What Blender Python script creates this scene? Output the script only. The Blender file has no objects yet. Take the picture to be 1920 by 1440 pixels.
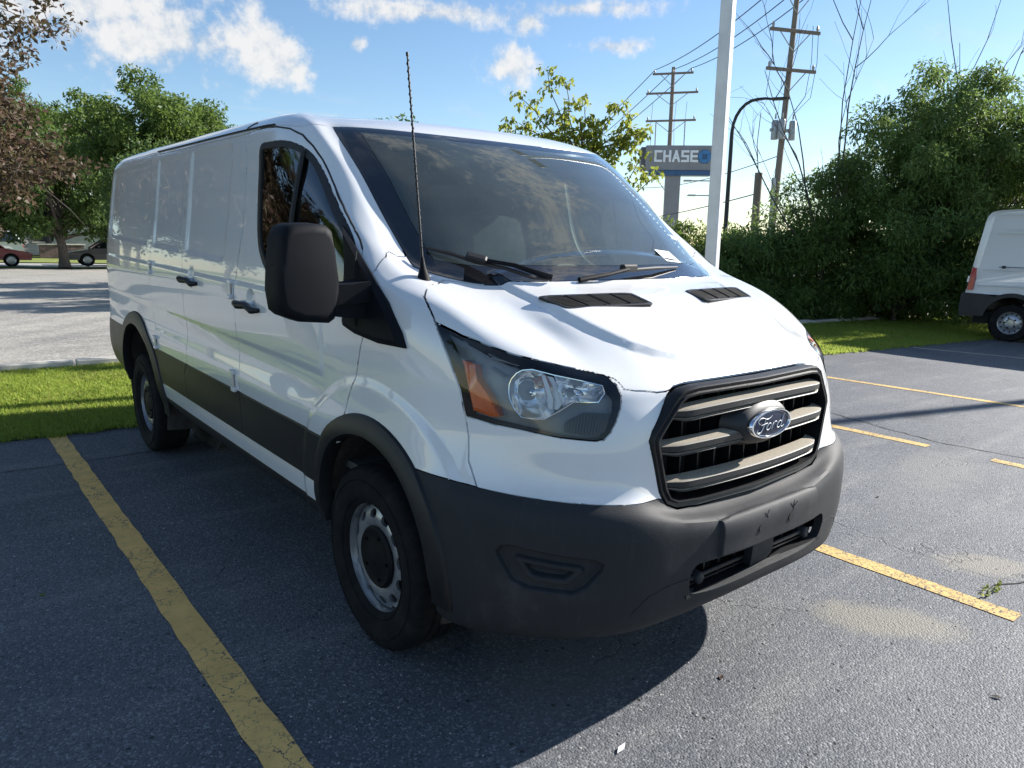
import bpy, bmesh, math, random
import numpy as np
from mathutils import Vector, Matrix

# ------------------------------------------------------------------ camera, sky, sun, exposure
scene = bpy.context.scene
COL = scene.collection
cam_d = bpy.data.cameras.new('camera'); cam = bpy.data.objects.new('camera', cam_d); COL.objects.link(cam)
cam_d.sensor_width = 36.0; cam_d.sensor_fit = 'HORIZONTAL'
cam_d.lens = 36.0 * 1386.18 / 1920.0
cam_d.clip_start = .05; cam_d.clip_end = 3000
def cam_matrix(loc, yaw, pitch, roll):
    cy, sy, cp, sp = math.cos(yaw), math.sin(yaw), math.cos(pitch), math.sin(pitch)
    f = Vector((-sy*cp, cy*cp, sp)); r = Vector((cy, sy, 0)); u = r.cross(f)
    cr, sr = math.cos(roll), math.sin(roll)
    r2 = cr*r + sr*u; u2 = -sr*r + cr*u
    m = Matrix((( r2.x, u2.x, -f.x, loc[0]), (r2.y, u2.y, -f.y, loc[1]), (r2.z, u2.z, -f.z, loc[2]), (0, 0, 0, 1)))
    return m
cam.matrix_world = cam_matrix((-2.1921, -2.3243, 1.5134), -.6813, -.1908, .0143)
scene.camera = cam

SUN_EL = math.radians(28.5); SUN_DIR2 = Vector((.975, -.222))         # towards the sun
sun_d = bpy.data.lights.new('sun', 'SUN'); sun = bpy.data.objects.new('sun', sun_d); COL.objects.link(sun)
sun_d.energy = 5.0; sun_d.angle = math.radians(.55); sun_d.color = (1.0, .955, .89)
sv = Vector((SUN_DIR2.x*math.cos(SUN_EL), SUN_DIR2.y*math.cos(SUN_EL), math.sin(SUN_EL)))
sun.rotation_euler = sv.to_track_quat('Z', 'Y').to_euler(); sun.location = sv*30

world = bpy.data.worlds.new('World'); scene.world = world; world.use_nodes = True
def build_world():
    nt = world.node_tree; N = nt.nodes; L = nt.links
    for n in list(N): N.remove(n)
    out = N.new('ShaderNodeOutputWorld')
    sky = N.new('ShaderNodeTexSky'); sky.sky_type = 'NISHITA'; sky.sun_disc = False
    sky.sun_elevation = SUN_EL; sky.sun_rotation = math.atan2(SUN_DIR2.x, SUN_DIR2.y)
    sky.air_density = 1.0; sky.dust_density = .2; sky.ozone_density = 2.2; sky.altitude = 150
    bg = N.new('ShaderNodeBackground'); bg.inputs['Strength'].default_value = .084
    hs = N.new('ShaderNodeHueSaturation'); hs.inputs['Saturation'].default_value = 1.08; L.new(sky.outputs[0], hs.inputs['Color']); L.new(hs.outputs[0], bg.inputs['Color'])
    tc = N.new('ShaderNodeTexCoord')
    def math_(op, a, b=None, c=None, clamp=False):
        n = N.new('ShaderNodeMath'); n.operation = op; n.use_clamp = clamp
        for i, v in enumerate((a, b, c)):
            if v is None: continue
            if isinstance(v, (int, float)): n.inputs[i].default_value = v
            else: L.new(v, n.inputs[i])
        return n.outputs[0]
    def vm(op, a, b=None):
        n = N.new('ShaderNodeVectorMath'); n.operation = op
        for i, v in enumerate((a, b)):
            if v is None: continue
            if isinstance(v, (tuple, Vector)): n.inputs[i].default_value = v
            else: L.new(v, n.inputs[i])
        return n
    nrm = vm('NORMALIZE', tc.outputs['Generated'])
    d = nrm.outputs[0]
    sep = N.new('ShaderNodeSeparateXYZ'); L.new(d, sep.inputs[0])
    zc = math_('MAXIMUM', sep.outputs[2], .0)
    inv = math_('DIVIDE', 1.0, math_('ADD', zc, .12))
    cmb = N.new('ShaderNodeCombineXYZ')
    L.new(math_('MULTIPLY', sep.outputs[0], inv), cmb.inputs[0]); L.new(math_('MULTIPLY', sep.outputs[1], inv), cmb.inputs[1])
    def noise(vec, scale, detail, rough, loc=(0, 0, 0), sc=(1, 1, 1), rot=0, dist=0.):
        mp = N.new('ShaderNodeMapping'); L.new(vec, mp.inputs[0]); mp.inputs['Location'].default_value = loc
        mp.inputs['Scale'].default_value = sc; mp.inputs['Rotation'].default_value = (0, 0, rot)
        n = N.new('ShaderNodeTexNoise'); L.new(mp.outputs[0], n.inputs['Vector'])
        n.inputs['Scale'].default_value = scale; n.inputs['Detail'].default_value = detail; n.inputs['Roughness'].default_value = rough
        n.inputs['Distortion'].default_value = dist
        return n.outputs['Fac']
    def ramp(v, lo, hi):
        n = N.new('ShaderNodeMapRange'); n.interpolation_type = 'SMOOTHSTEP'; L.new(v, n.inputs[0])
        n.inputs[1].default_value = lo; n.inputs[2].default_value = hi; return n.outputs[0]
    # thin high streaks all over the sky
    n1 = noise(cmb.outputs[0], 1.15, 7, .62, (3.1, 1.7, 0), (1, 2.3, 1), .9, .5)
    n2 = noise(cmb.outputs[0], .5, 2, .5, (7.3, 2.2, 0))
    cirrus = math_('MULTIPLY', ramp(n1, .48, .80), ramp(n2, .40, .62))
    # heaped clouds: a direction, a size and a ragged edge
    wob = noise(d, 13, 7, .62)
    fine = noise(d, 42, 6, .62, (2, 4, 1))
    heaps = []
    def heap(az, el, ra, re, soft=.35):
        c0 = Vector((math.sin(az)*math.cos(el), math.cos(az)*math.cos(el), math.sin(el)))
        e1 = Vector((math.cos(az), -math.sin(az), 0)); e2 = c0.cross(e1)*-1
        du = vm('DOT_PRODUCT', d, e1).outputs['Value']; dv = vm('DOT_PRODUCT', d, e2).outputs['Value']; dw = vm('DOT_PRODUCT', d, c0).outputs['Value']
        q = math_('ADD', math_('POWER', math_('MULTIPLY', du, 1/ra), 2.0), math_('POWER', math_('MULTIPLY', dv, 1/re), 2.0))
        q = math_('SQRT', q)
        q = math_('SUBTRACT', q, math_('MULTIPLY', math_('SUBTRACT', wob, .5), 3.4))
        q = math_('SUBTRACT', q, math_('MULTIPLY', math_('SUBTRACT', fine, .5), 1.9))
        m = math_('SUBTRACT', 1.0, ramp(q, .95-soft, 1.1))
        return math_('MULTIPLY', m, math_('GREATER_THAN', dw, 0.0))
    R_ = math.radians
    H = [(7.0, 14.5, .21, .060), (15.5, 12.6, .13, .046), (21.5, 12.2, .06, .040), (38.6, 12.2, .034, .030), (40.0, 15.2, .030, .020),
         (46.0, 13.6, .05, .012), (27.6, 13.4, .014, .011), (33, 15.6, .16, .016), (43, 16.0, .12, .014), (25, 16.6, .10, .016),
         (76, 52, .34, .15), (30, 70, .26, .11), (205, 40, .26, .09), (310, 22, .25, .05), (150, 28, .25, .05)]
    tot = None
    for az, el, ra, re in H:
        h = heap(R_(az), R_(el), ra, re, .95 if re in (.014, .016, .012, .15, .11) else .85)
        tot = h if tot is None else math_('MAXIMUM', tot, h)
    mask = math_('MAXIMUM', math_('MULTIPLY', cirrus, .60), math_('MULTIPLY', tot, .9))
    mask = math_('MULTIPLY', mask, ramp(sep.outputs[2], .0, .08))
    shade = ramp(math_('ADD', math_('MULTIPLY', fine, .55), math_('MULTIPLY', wob, .45)), .36, .60)
    cc = N.new('ShaderNodeMix'); cc.data_type = 'RGBA'
    cc.inputs['A'].default_value = (.55, .64, .76, 1); cc.inputs['B'].default_value = (1, .985, .96, 1); L.new(shade, cc.inputs['Factor'])
    bc = N.new('ShaderNodeBackground'); bc.inputs['Strength'].default_value = .46; L.new(cc.outputs['Result'], bc.inputs['Color'])
    mix = N.new('ShaderNodeMixShader'); L.new(mask, mix.inputs[0]); L.new(bg.outputs[0], mix.inputs[1]); L.new(bc.outputs[0], mix.inputs[2])
    L.new(mix.outputs[0], out.inputs[0])
build_world()
vs = scene.view_settings; vs.view_transform = 'Standard'; vs.look = 'None'; vs.gamma = 1.0; vs.exposure = 1.05
try: vs.use_curve_mapping = False
except Exception: pass
scene.cycles.max_bounces = 10; scene.cycles.transparent_max_bounces = 16
scene.cycles.use_denoising = True

# ------------------------------------------------------------------ materials
MATS = {}
def new_mat(name):
    m = bpy.data.materials.new(name); m.use_nodes = True
    nt = m.node_tree
    for n in list(nt.nodes): nt.nodes.remove(n)
    out = nt.nodes.new('ShaderNodeOutputMaterial')
    MATS[name] = m
    return m, nt, out
class G:
    """small helper round a node tree"""
    def __init__(s, nt): s.nt = nt; s.N = nt.nodes; s.L = nt.links
    def put(s, sock, v):
        if v is None: return
        if hasattr(v, 'links') or isinstance(v, bpy.types.NodeSocket): s.L.new(v, sock)
        else:
            if isinstance(v, (tuple, list)) and len(v) == 3 and sock.type == 'RGBA': v = (*v, 1)
            sock.default_value = v
    def math(s, op, a, b=None, c=None, clamp=False):
        n = s.N.new('ShaderNodeMath'); n.operation = op; n.use_clamp = clamp
        for i, v in enumerate((a, b, c)): s.put(n.inputs[i], v)
        return n.outputs[0]
    def pos(s):
        return s.N.new('ShaderNodeNewGeometry').outputs['Position']
    def obj(s):
        return s.N.new('ShaderNodeTexCoord').outputs['Object']
    def mapping(s, vec, scale=(1, 1, 1), loc=(0, 0, 0), rot=(0, 0, 0)):
        n = s.N.new('ShaderNodeMapping'); s.L.new(vec, n.inputs[0]); n.inputs['Scale'].default_value = scale; n.inputs['Location'].default_value = loc; n.inputs['Rotation'].default_value = rot
        return n.outputs[0]
    def noise(s, vec, scale, detail=3, rough=.5, dist=0, out='Fac'):
        n = s.N.new('ShaderNodeTexNoise'); s.L.new(vec, n.inputs['Vector'])
        n.inputs['Scale'].default_value = scale; n.inputs['Detail'].default_value = detail; n.inputs['Roughness'].default_value = rough; n.inputs['Distortion'].default_value = dist
        return n.outputs[out]
    def voronoi(s, vec, scale, feature='F1', out='Distance', rnd=1):
        n = s.N.new('ShaderNodeTexVoronoi'); n.feature = feature; s.L.new(vec, n.inputs['Vector']); n.inputs['Scale'].default_value = scale; n.inputs['Randomness'].default_value = rnd
        return n.outputs[out]
    def ramp(s, v, lo, hi, a=0., b=1.):
        n = s.N.new('ShaderNodeMapRange'); n.interpolation_type = 'SMOOTHSTEP'; s.put(n.inputs[0], v)
        n.inputs[1].default_value = lo; n.inputs[2].default_value = hi; n.inputs[3].default_value = a; n.inputs[4].default_value = b
        return n.outputs[0]
    def mix(s, fac, a, b):
        n = s.N.new('ShaderNodeMix'); n.data_type = 'RGBA'; s.put(n.inputs['Factor'], fac); s.put(n.inputs['A'], a); s.put(n.inputs['B'], b)
        return n.outputs['Result']
    def bump(s, h, strength=.3, dist=.01, normal=None):
        n = s.N.new('ShaderNodeBump'); s.put(n.inputs['Height'], h); n.inputs['Strength'].default_value = strength; n.inputs['Distance'].default_value = dist
        if normal is not None: s.L.new(normal, n.inputs['Normal'])
        return n.outputs[0]
    def bsdf(s, **k):
        n = s.N.new('ShaderNodeBsdfPrincipled')
        names = dict(color='Base Color', rough='Roughness', metal='Metallic', spec='Specular IOR Level', coat='Coat Weight', coat_rough='Coat Roughness', normal='Normal', trans='Transmission Weight', ior='IOR', emit='Emission Color', estr='Emission Strength', alpha='Alpha', sheen='Sheen Weight', subs='Subsurface Weight', coat_ior='Coat IOR')
        for kk, v in k.items(): s.put(n.inputs[names[kk]], v)
        return n.outputs[0]
    def sep(s, vec):
        n = s.N.new('ShaderNodeSeparateXYZ'); s.L.new(vec, n.inputs[0]); return n.outputs
def simple(name, color, rough=.5, metal=0., noise=None, bump=None, **k):
    """principled material whose colour wanders a little with a noise (scale, amount)"""
    m, nt, out = new_mat(name); g = G(nt)
    col = color
    if noise:
        sc, am = noise; f = g.noise(g.obj(), sc, 4, .6)
        col = g.mix(g.ramp(f, .25, .75), tuple(c*(1-am) for c in color), tuple(min(1, c*(1+am)) for c in color))
    nn = None
    if bump:
        sc, st, ds = bump; nn = g.bump(g.noise(g.obj(), sc, 3, .6), st, ds)
    g.L.new(g.bsdf(color=col, rough=rough, metal=metal, normal=nn, **k), out.inputs[0])
    return m
def thin_glass(name, tint=(.8, .9, .88), f0=1.5, body=None, haze=0.):
    m, nt, out = new_mat(name); g = G(nt)
    tr = g.N.new('ShaderNodeBsdfTransparent'); tr.inputs[0].default_value = (*tint, 1)
    gl = g.N.new('ShaderNodeBsdfGlossy'); gl.inputs['Roughness'].default_value = .004; gl.inputs['Color'].default_value = (1, 1, 1, 1)
    fr = g.N.new('ShaderNodeFresnel'); fr.inputs[0].default_value = f0
    fac = g.math('MULTIPLY', fr.outputs[0], 1.45, clamp=True)
    base = tr.outputs[0]
    if haze:
        df = g.N.new('ShaderNodeBsdfDiffuse'); df.inputs[0].default_value = (.46, .56, .54, 1)
        hz = g.N.new('ShaderNodeMixShader')
        g.put(hz.inputs[0], g.ramp(g.noise(g.mapping(g.obj(), (1, 1, 2.5)), 4, 5, .65), .2, .9, haze*.75, haze*1.15)); g.L.new(base, hz.inputs[1]); g.L.new(df.outputs[0], hz.inputs[2]); base = hz.outputs[0]
    mx = g.N.new('ShaderNodeMixShader'); g.L.new(fac, mx.inputs[0]); g.L.new(base, mx.inputs[1]); g.L.new(gl.outputs[0], mx.inputs[2])
    g.L.new(mx.outputs[0], out.inputs[0]); return m

def build_materials():
    # white car paint, faint waviness in the clear coat and a little road film
    m, nt, out = new_mat('white_paint'); g = G(nt)
    o = g.obj(); dirt = g.ramp(g.noise(o, 2.2, 5, .65), .5, .85)
    col = g.mix(dirt, (.74, .74, .74), (.67, .67, .66))
    nn = g.bump(g.noise(g.mapping(o, (1, .35, 1)), 3.2, 2, .5), .03, .02)
    g.L.new(g.bsdf(color=col, rough=.32, coat=1.0, coat_rough=.02, normal=nn, coat_ior=1.55), out.inputs[0])
    # dusty textured plastic of bumper and grille
    def plastic(name, c, dust, lo, hi, rough=.55):
        m, nt, out = new_mat(name); g = G(nt); o = g.obj()
        n1 = g.noise(o, 3.0, 6, .7); n2 = g.noise(o, 260, 2, .6)
        col = g.mix(g.ramp(n1, lo, hi, 0, .55), c, dust)
        st = g.noise(g.mapping(o, (7, 7, .8)), 4, 4, .6)
        col = g.mix(g.ramp(st, .55, .85, 0, .3), col, dust)
        g.L.new(g.bsdf(color=col, rough=rough, spec=.33, normal=g.bump(n2, .25, .002)), out.inputs[0])
    plastic('bumper_plastic', (.019, .021, .025), (.075, .075, .076), .46, .78, .66)
    plastic('black_plastic', (.010, .0105, .012), (.03, .03, .03), .45, .85, .45)
    plastic('cladding_plastic', (.011, .012, .014), (.030, .030, .031), .4, .8, .42)
    # grille slats: black with brown dust lying on whatever faces up
    m, nt, out = new_mat('grille_plastic'); g = G(nt); o = g.obj()
    up = g.sep(g.N.new('ShaderNodeNewGeometry').outputs['Normal'])[2]
    sp = g.ramp(g.noise(o, 120, 4, .7), .25, .7, .55, 1.0)
    f = g.math('MULTIPLY', g.ramp(up, .72, .92), sp)
    g.L.new(g.bsdf(color=g.mix(f, (.020, .021, .023), (.34, .295, .225)), rough=g.ramp(f, 0, 1, .5, .95)), out.inputs[0])
    simple('mirror_plastic', (.006, .007, .010), .62, noise=(6, .25), bump=(300, .2, .001), spec=.15)
    simple('rubber', (.012, .012, .013), .6)
    simple('gap_dark', (.01, .01, .011), .9)
    m, nt, out = new_mat('tyre_rubber'); g = G(nt); o = g.obj()
    dn = g.ramp(g.noise(o, 9, 5, .65), .4, .8, 0, .6)
    g.L.new(g.bsdf(color=g.mix(dn, (.008, .008, .009), (.030, .028, .026)), rough=.85, spec=.2, normal=g.bump(g.noise(o, 60, 3, .6), .2, .003)), out.inputs[0])
    m, nt, out = new_mat('steel_wheel'); g = G(nt); o = g.obj()
    f = g.ramp(g.noise(o, 14, 5, .7), .5, .78, 0, .75)
    g.L.new(g.bsdf(color=g.mix(f, (.42, .43, .45), (.15, .135, .12)), metal=.75, rough=g.ramp(f, 0, 1, .33, .7)), out.inputs[0])
    simple('hub_cap_black', (.006, .006, .007), .6, noise=(12, .4), spec=.2)
    simple('wheel_liner', (.05, .045, .042), .95, noise=(9, .5), bump=(40, .5, .01))
    simple('chrome', (.82, .84, .86), .07, 1.0)
    simple('badge_blue', (.006, .016, .05), .45, spec=.25)
    simple('amber_lens', (.80, .15, .02), .25, coat=1.0, coat_rough=.05)
    simple('lamp_housing', (.24, .25, .265), .3, noise=(5, .3))
    simple('lamp_ribbed', (.06, .063, .066), .35)
    m, nt, out = new_mat('reflector_chrome'); g = G(nt); o = g.obj()
    g.L.new(g.bsdf(color=(.95, .96, .97), metal=.75, rough=.16, normal=g.bump(g.voronoi(g.mapping(o, (1, 1, 1)), 28, 'F1'), .2, .01)), out.inputs[0])
    thin_glass('lens_clear', (.97, .98, .98), 1.36)
    thin_glass('windshield_glass', (.64, .78, .76), 1.52, haze=.11)
    thin_glass('side_glass', (.40, .46, .42), 1.52)
    simple('frit_black', (.012, .012, .014), .08, coat=1.0)
    simple('interior_grey', (.12, .12, .12), .8, noise=(8, .2))
    simple('interior_light', (.13, .13, .125), .8, noise=(3, .2))
    simple('seat_cloth', (.045, .046, .05), .95, noise=(20, .3))
    simple('paper_white', (.78, .79, .78), .7)
    simple('ink_black', (.02, .02, .02), .7)
    simple('metal_bolt', (.55, .55, .55), .35, 1.0)
    simple('red_lens', (.42, .006, .008), .3, coat=.4)
    simple('lens_white', (.8, .8, .78), .2, coat=1.0)
build_materials()

# ------------------------------------------------------------------ mesh helpers
def link(o, parent=None):
    COL.objects.link(o)
    if parent is not None: o.parent = parent
    return o
def tag(o, label=None, cat=None, group=None, kind=None):
    if label: o['label'] = label
    if cat: o['category'] = cat
    if group: o['group'] = group
    if kind: o['kind'] = kind
    return o
def empty(name, loc=(0, 0, 0), rz=0., label=None, cat=None, group=None):
    o = bpy.data.objects.new(name, None); COL.objects.link(o); o.location = loc; o.rotation_euler = (0, 0, rz); o.empty_display_size = .2
    return tag(o, label, cat, group)
def mesh_np(name, V, F, mat=None, parent=None, smooth=False, normals=None):
    me = bpy.data.meshes.new(name); me.from_pydata([tuple(map(float, v)) for v in V], [], [tuple(map(int, f)) for f in F]); me.update()
    if smooth: me.shade_smooth()
    if normals is not None:
        me.shade_smooth(); me.normals_split_custom_set_from_vertices([tuple(map(float, n)) for n in normals])
    if mat: me.materials.append(MATS[mat] if isinstance(mat, str) else mat)
    o = bpy.data.objects.new(name, me); return link(o, parent)
def fast_mesh(name, V, loops, starts, totals, mat=None, parent=None, smooth=False):
    me = bpy.data.meshes.new(name); me.vertices.add(len(V)); me.vertices.foreach_set('co', np.ascontiguousarray(V, dtype=np.float32).ravel())
    me.loops.add(len(loops)); me.loops.foreach_set('vertex_index', np.ascontiguousarray(loops, dtype=np.int32))
    me.polygons.add(len(starts)); me.polygons.foreach_set('loop_start', np.ascontiguousarray(starts, dtype=np.int32)); me.polygons.foreach_set('loop_total', np.ascontiguousarray(totals, dtype=np.int32))
    me.update(calc_edges=True); me.validate()
    if smooth: me.shade_smooth()
    if mat: me.materials.append(MATS[mat] if isinstance(mat, str) else mat)
    o = bpy.data.objects.new(name, me); return link(o, parent)
class MB:
    """collects shapes into one mesh"""
    def __init__(s): s.bm = bmesh.new()
    def box(s, c, size, rot=None, bevel=0., seg=1):
        r = bmesh.ops.create_cube(s.bm, size=1.0); vs = r['verts']
        M = Matrix.Diagonal((*size, 1))
        if rot is not None: M = (rot.to_4x4() if isinstance(rot, Matrix) else Matrix.Rotation(rot, 4, 'Z')) @ M
        M = Matrix.Translation(c) @ M
        if bevel:
            bmesh.ops.transform(s.bm, matrix=M, verts=vs)
            es = list({e for v in vs for e in v.link_edges}); bmesh.ops.bevel(s.bm, geom=es, offset=bevel, segments=seg, profile=.5, affect='EDGES')
        else: bmesh.ops.transform(s.bm, matrix=M, verts=vs)
        return s
    def tube(s, pts, r, n=8, cap=True):
        pts = [Vector(p) for p in pts]; rr = r if isinstance(r, (list, tuple)) else [r]*len(pts)
        rings = []; up = None
        for i, p in enumerate(pts):
            t = (pts[min(i+1, len(pts)-1)] - pts[max(i-1, 0)]).normalized()
            if up is None:
                up = t.orthogonal().normalized()
            else:
                up = (up - t*up.dot(t)); up = up.normalized() if up.length > 1e-6 else t.orthogonal().normalized()
            b = t.cross(up)
            rings.append([s.bm.verts.new(p + (up*math.cos(2*math.pi*k/n) + b*math.sin(2*math.pi*k/n))*rr[i]) for k in range(n)])
        for a, b in zip(rings[:-1], rings[1:]):
            for k in range(n): s.bm.faces.new((a[k], a[(k+1) % n], b[(k+1) % n], b[k]))
        if cap:
            s.bm.faces.new(rings[0][::-1]); s.bm.faces.new(rings[-1])
        return s
    def loft(s, rings, closed=True, caps=True):
        R = [[s.bm.verts.new(p) for p in r] for r in rings]; n = len(R[0])
        for a, b in zip(R[:-1], R[1:]):
            for k in range(n if closed else n-1): s.bm.faces.new((a[k], a[(k+1) % n], b[(k+1) % n], b[k]))
        if caps and closed:
            s.bm.faces.new(R[0][::-1]); s.bm.faces.new(R[-1])
        return s
    def lathe(s, prof, n=32, axis='X', c=(0, 0, 0), sgn=1):
        """prof: (r, h) pairs; revolved round axis through c"""
        R = []
        for r, h in prof:
            ring = []
            for k in range(n):
                t = 2*math.pi*k/n; u, v = r*math.cos(t), r*math.sin(t)*sgn
                p = {'X': (h, u, v), 'Y': (u, h, v), 'Z': (u, v, h)}[axis]
                ring.append((p[0]+c[0], p[1]+c[1], p[2]+c[2]))
            R.append(ring)
        s.loft(R, True, False); return s
    def poly(s, pts): s.bm.faces.new([s.bm.verts.new(p) for p in pts]); return s
    def prism(s, pts, off):
        """polygon (3-D points) pushed along vector off"""
        off = Vector(off); a = [s.bm.verts.new(p) for p in pts]; b = [s.bm.verts.new(Vector(p)+off) for p in pts]; n = len(a)
        s.bm.faces.new(a[::-1]); s.bm.faces.new(b)
        for k in range(n): s.bm.faces.new((a[k], a[(k+1) % n], b[(k+1) % n], b[k]))
        return s
    def build(s, name, mat, parent=None, smooth=None, bevel=0., seg=2, shear=None, sub=0):
        if bevel:
            es = [e for e in s.bm.edges if len(e.link_faces) == 2 and e.calc_face_angle(0) > .5]
            bmesh.ops.bevel(s.bm, geom=es, offset=bevel, segments=seg, profile=.5, affect='EDGES')
        bmesh.ops.recalc_face_normals(s.bm, faces=s.bm.faces[:])
        if shear:
            for v in s.bm.verts: v.co.z += shear*v.co.y
        me = bpy.data.meshes.new(name); s.bm.to_mesh(me); s.bm.free()
        if smooth is not None:
            me.shade_smooth()
            if smooth > 0: me.set_sharp_from_angle(angle=math.radians(smooth))
        me.materials.append(MATS[mat] if isinstance(mat, str) else mat)
        o = bpy.data.objects.new(name, me); link(o, parent)
        if sub:
            md = o.modifiers.new('sub', 'SUBSURF'); md.levels = sub; md.render_levels = sub
        return o
def children(o): return [c for c in bpy.data.objects if c.parent == o]
def copy_tree(o, parent=None):
    c = o.copy(); COL.objects.link(c); c.parent = parent
    for ch in children(o): copy_tree(ch, c)
    return c

# ------------------------------------------------------------------ the white van

RK=.01744
# columns c0..c18 ; rows bottom->top ; entries (a,y,z)
def van_rows():
    R=[]
    sy=[0.0,.6,1.3,2.3,3.3,4.0]          # c8..c13 y
    def row(front, side_a, side_z, rear, ys=sy):
        # front: 8 pts c0..c7 ; side: 6 ; rear: 5 pts c14..c18
        pts=list(front)
        for k in range(6):
            z=side_z[k] if hasattr(side_z,'__len__') else side_z
            pts.append((side_a[k],ys[k],z))
        pts+=rear; assert len(pts)==19; R.append(pts)
    def rear(a,y,z): # a half width at corner, y rear
        return [(a-.004,y-.22,z),(a-.05,y-.07,z),(a-.2,y-.012,z),(a*.5,y,z),(0,y,z)]
    # R0 bottom, turned under
    row([(0,-.955,.36),(.22,-.95,.355),(.42,-.925,.342),(.57,-.89,.33),(.69,-.825,.325),(.81,-.73,.32),(.89,-.62,.32),(.945,-.50,.32)],
        [.93,.93,.93,.93,.93,.95],[.36,.36,.36,.36,.40,.42],rear(.93,4.40,.44))
    row([(0,-1.005,.388),(.22,-1.0,.384),(.42,-.972,.368),(.575,-.935,.354),(.70,-.87,.348),(.82,-.77,.343),(.912,-.64,.342),(.968,-.50,.342)],
        [.965,.965,.965,.965,.965,.975],[.39,.39,.39,.39,.43,.45],rear(.965,4.46,.47))
    row([(0,-1.03,.47),(.22,-1.025,.47),(.42,-.998,.465),(.58,-.962,.455),(.715,-.897,.45),(.837,-.793,.445),(.93,-.655,.44),(.99,-.50,.44)],
        [.985,.985,.985,.985,.985,.985],[.47,.47,.47,.47,.50,.51],rear(.98,4.50,.52))
    row([(0,-1.038,.58),(.22,-1.033,.58),(.42,-1.008,.58),(.585,-.973,.58),(.722,-.903,.58),(.847,-.793,.58),(.94,-.65,.58),(.995,-.50,.58)],
        [.995,.995,.995,.995,.995,.995],.59,rear(.99,4.52,.60))
    row([(0,-1.03,.668),(.22,-1.025,.668),(.42,-1.0,.69),(.585,-.963,.715),(.722,-.893,.725),(.845,-.778,.735),(.938,-.635,.74),(.99,-.48,.745)],
        [1.005,1.005,1.0,1.0,1.0,1.0],.72,rear(.99,4.51,.73))
    row([(0,-.945,.705),(.22,-.943,.708),(.42,-.935,.73),(.57,-.918,.785),(.70,-.852,.80),(.82,-.74,.805),(.92,-.60,.81),(.978,-.44,.815)],
        [1.01,1.012,1.008,1.006,1.008,1.0],.825,rear(.985,4.48,.83))
    row([(0,-.95,.93),(.22,-.948,.93),(.42,-.935,.93),(.56,-.90,.93),(.69,-.835,.93),(.805,-.72,.935),(.90,-.575,.94),(.965,-.38,.945)],
        [.998,.988,.988,.99,.998,.995],.93,rear(.98,4.48,.95))
    row([(0,-.925,1.045),(.22,-.922,1.045),(.42,-.907,1.045),(.56,-.872,1.045),(.685,-.805,1.05),(.803,-.695,1.06),(.897,-.55,1.08),(.962,-.34,1.10)],
        [.992,.992,.994,.994,.994,.99],1.08,rear(.978,4.475,1.1))
    # R8 hood leading edge
    row([(0,-.885,1.115),(.22,-.882,1.115),(.42,-.868,1.112),(.555,-.832,1.112),(.685,-.77,1.125),(.79,-.66,1.165),(.885,-.515,1.21),(.953,-.30,1.25)],
        [.985,.992,.993,.993,.993,.988],1.22,rear(.975,4.47,1.22))
    # R9 
    row([(0,-.74,1.217),(.22,-.738,1.217),(.43,-.725,1.213),(.54,-.70,1.200),(.635,-.65,1.198),(.755,-.55,1.243),(.865,-.40,1.30),(.938,-.21,1.335)],
        [.972,.984,.986,.986,.986,.982],1.34,rear(.97,4.46,1.34))
    # R10
    row([(0,-.55,1.306),(.22,-.55,1.306),(.45,-.55,1.301),(.565,-.535,1.288),(.645,-.475,1.280),(.752,-.375,1.308),(.842,-.235,1.36),(.915,-.09,1.395)],
        [.962,.975,.978,.978,.978,.975],1.42,rear(.962,4.45,1.43),[.05,.6,1.3,2.3,3.3,4.0])
    # R11 hood rear / windshield base
    row([(0,-.355,1.368),(.22,-.35,1.368),(.42,-.33,1.367),(.56,-.285,1.368),(.655,-.235,1.372),(.74,-.16,1.39),(.808,-.06,1.42),(.885,.01,1.465)],
        [.95,.965,.968,.968,.968,.965],1.50,rear(.955,4.445,1.5),[.16,.62,1.3,2.3,3.3,4.0])
    # R12 windshield lower-mid
    row([(0,-.175,1.525),(.22,-.165,1.525),(.42,-.13,1.53),(.53,-.09,1.535),(.64,-.03,1.545),(.735,.05,1.555),(.80,.125,1.563),(.865,.16,1.575)],
        [.935,.95,.953,.953,.953,.95],1.60,rear(.94,4.43,1.6),[.29,.66,1.3,2.3,3.3,4.0])
    row([(0,.055,1.745),(.21,.065,1.745),(.40,.10,1.745),(.515,.14,1.747),(.625,.20,1.75),(.72,.275,1.755),(.786,.355,1.757),(.84,.39,1.762)],
        [.883,.922,.932,.932,.932,.93],1.77,rear(.92,4.39,1.77),[.50,.76,1.3,2.3,3.3,4.0])
    # R14 windshield top / drip
    row([(0,.31,1.928),(.21,.325,1.93),(.40,.368,1.935),(.51,.41,1.94),(.61,.472,1.947),(.70,.55,1.953),(.768,.632,1.957),(.825,.665,1.962)],
        [.857,.883,.89,.89,.89,.885],[1.958,1.975,1.98,1.98,1.978,1.97],rear(.875,4.33,1.965),[.74,.92,1.3,2.3,3.3,4.0])
    # R15 roof shoulder
    row([(0,.43,1.982),(.20,.445,1.983),(.38,.485,1.985),(.485,.525,1.986),(.58,.585,1.988),(.665,.655,1.99),(.73,.725,1.994),(.78,.77,2.002)],
        [.802,.818,.825,.825,.825,.82],[2.022,2.033,2.035,2.035,2.032,2.02],rear(.80,4.27,2.01),[.87,1.04,1.38,2.3,3.3,4.0])
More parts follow.
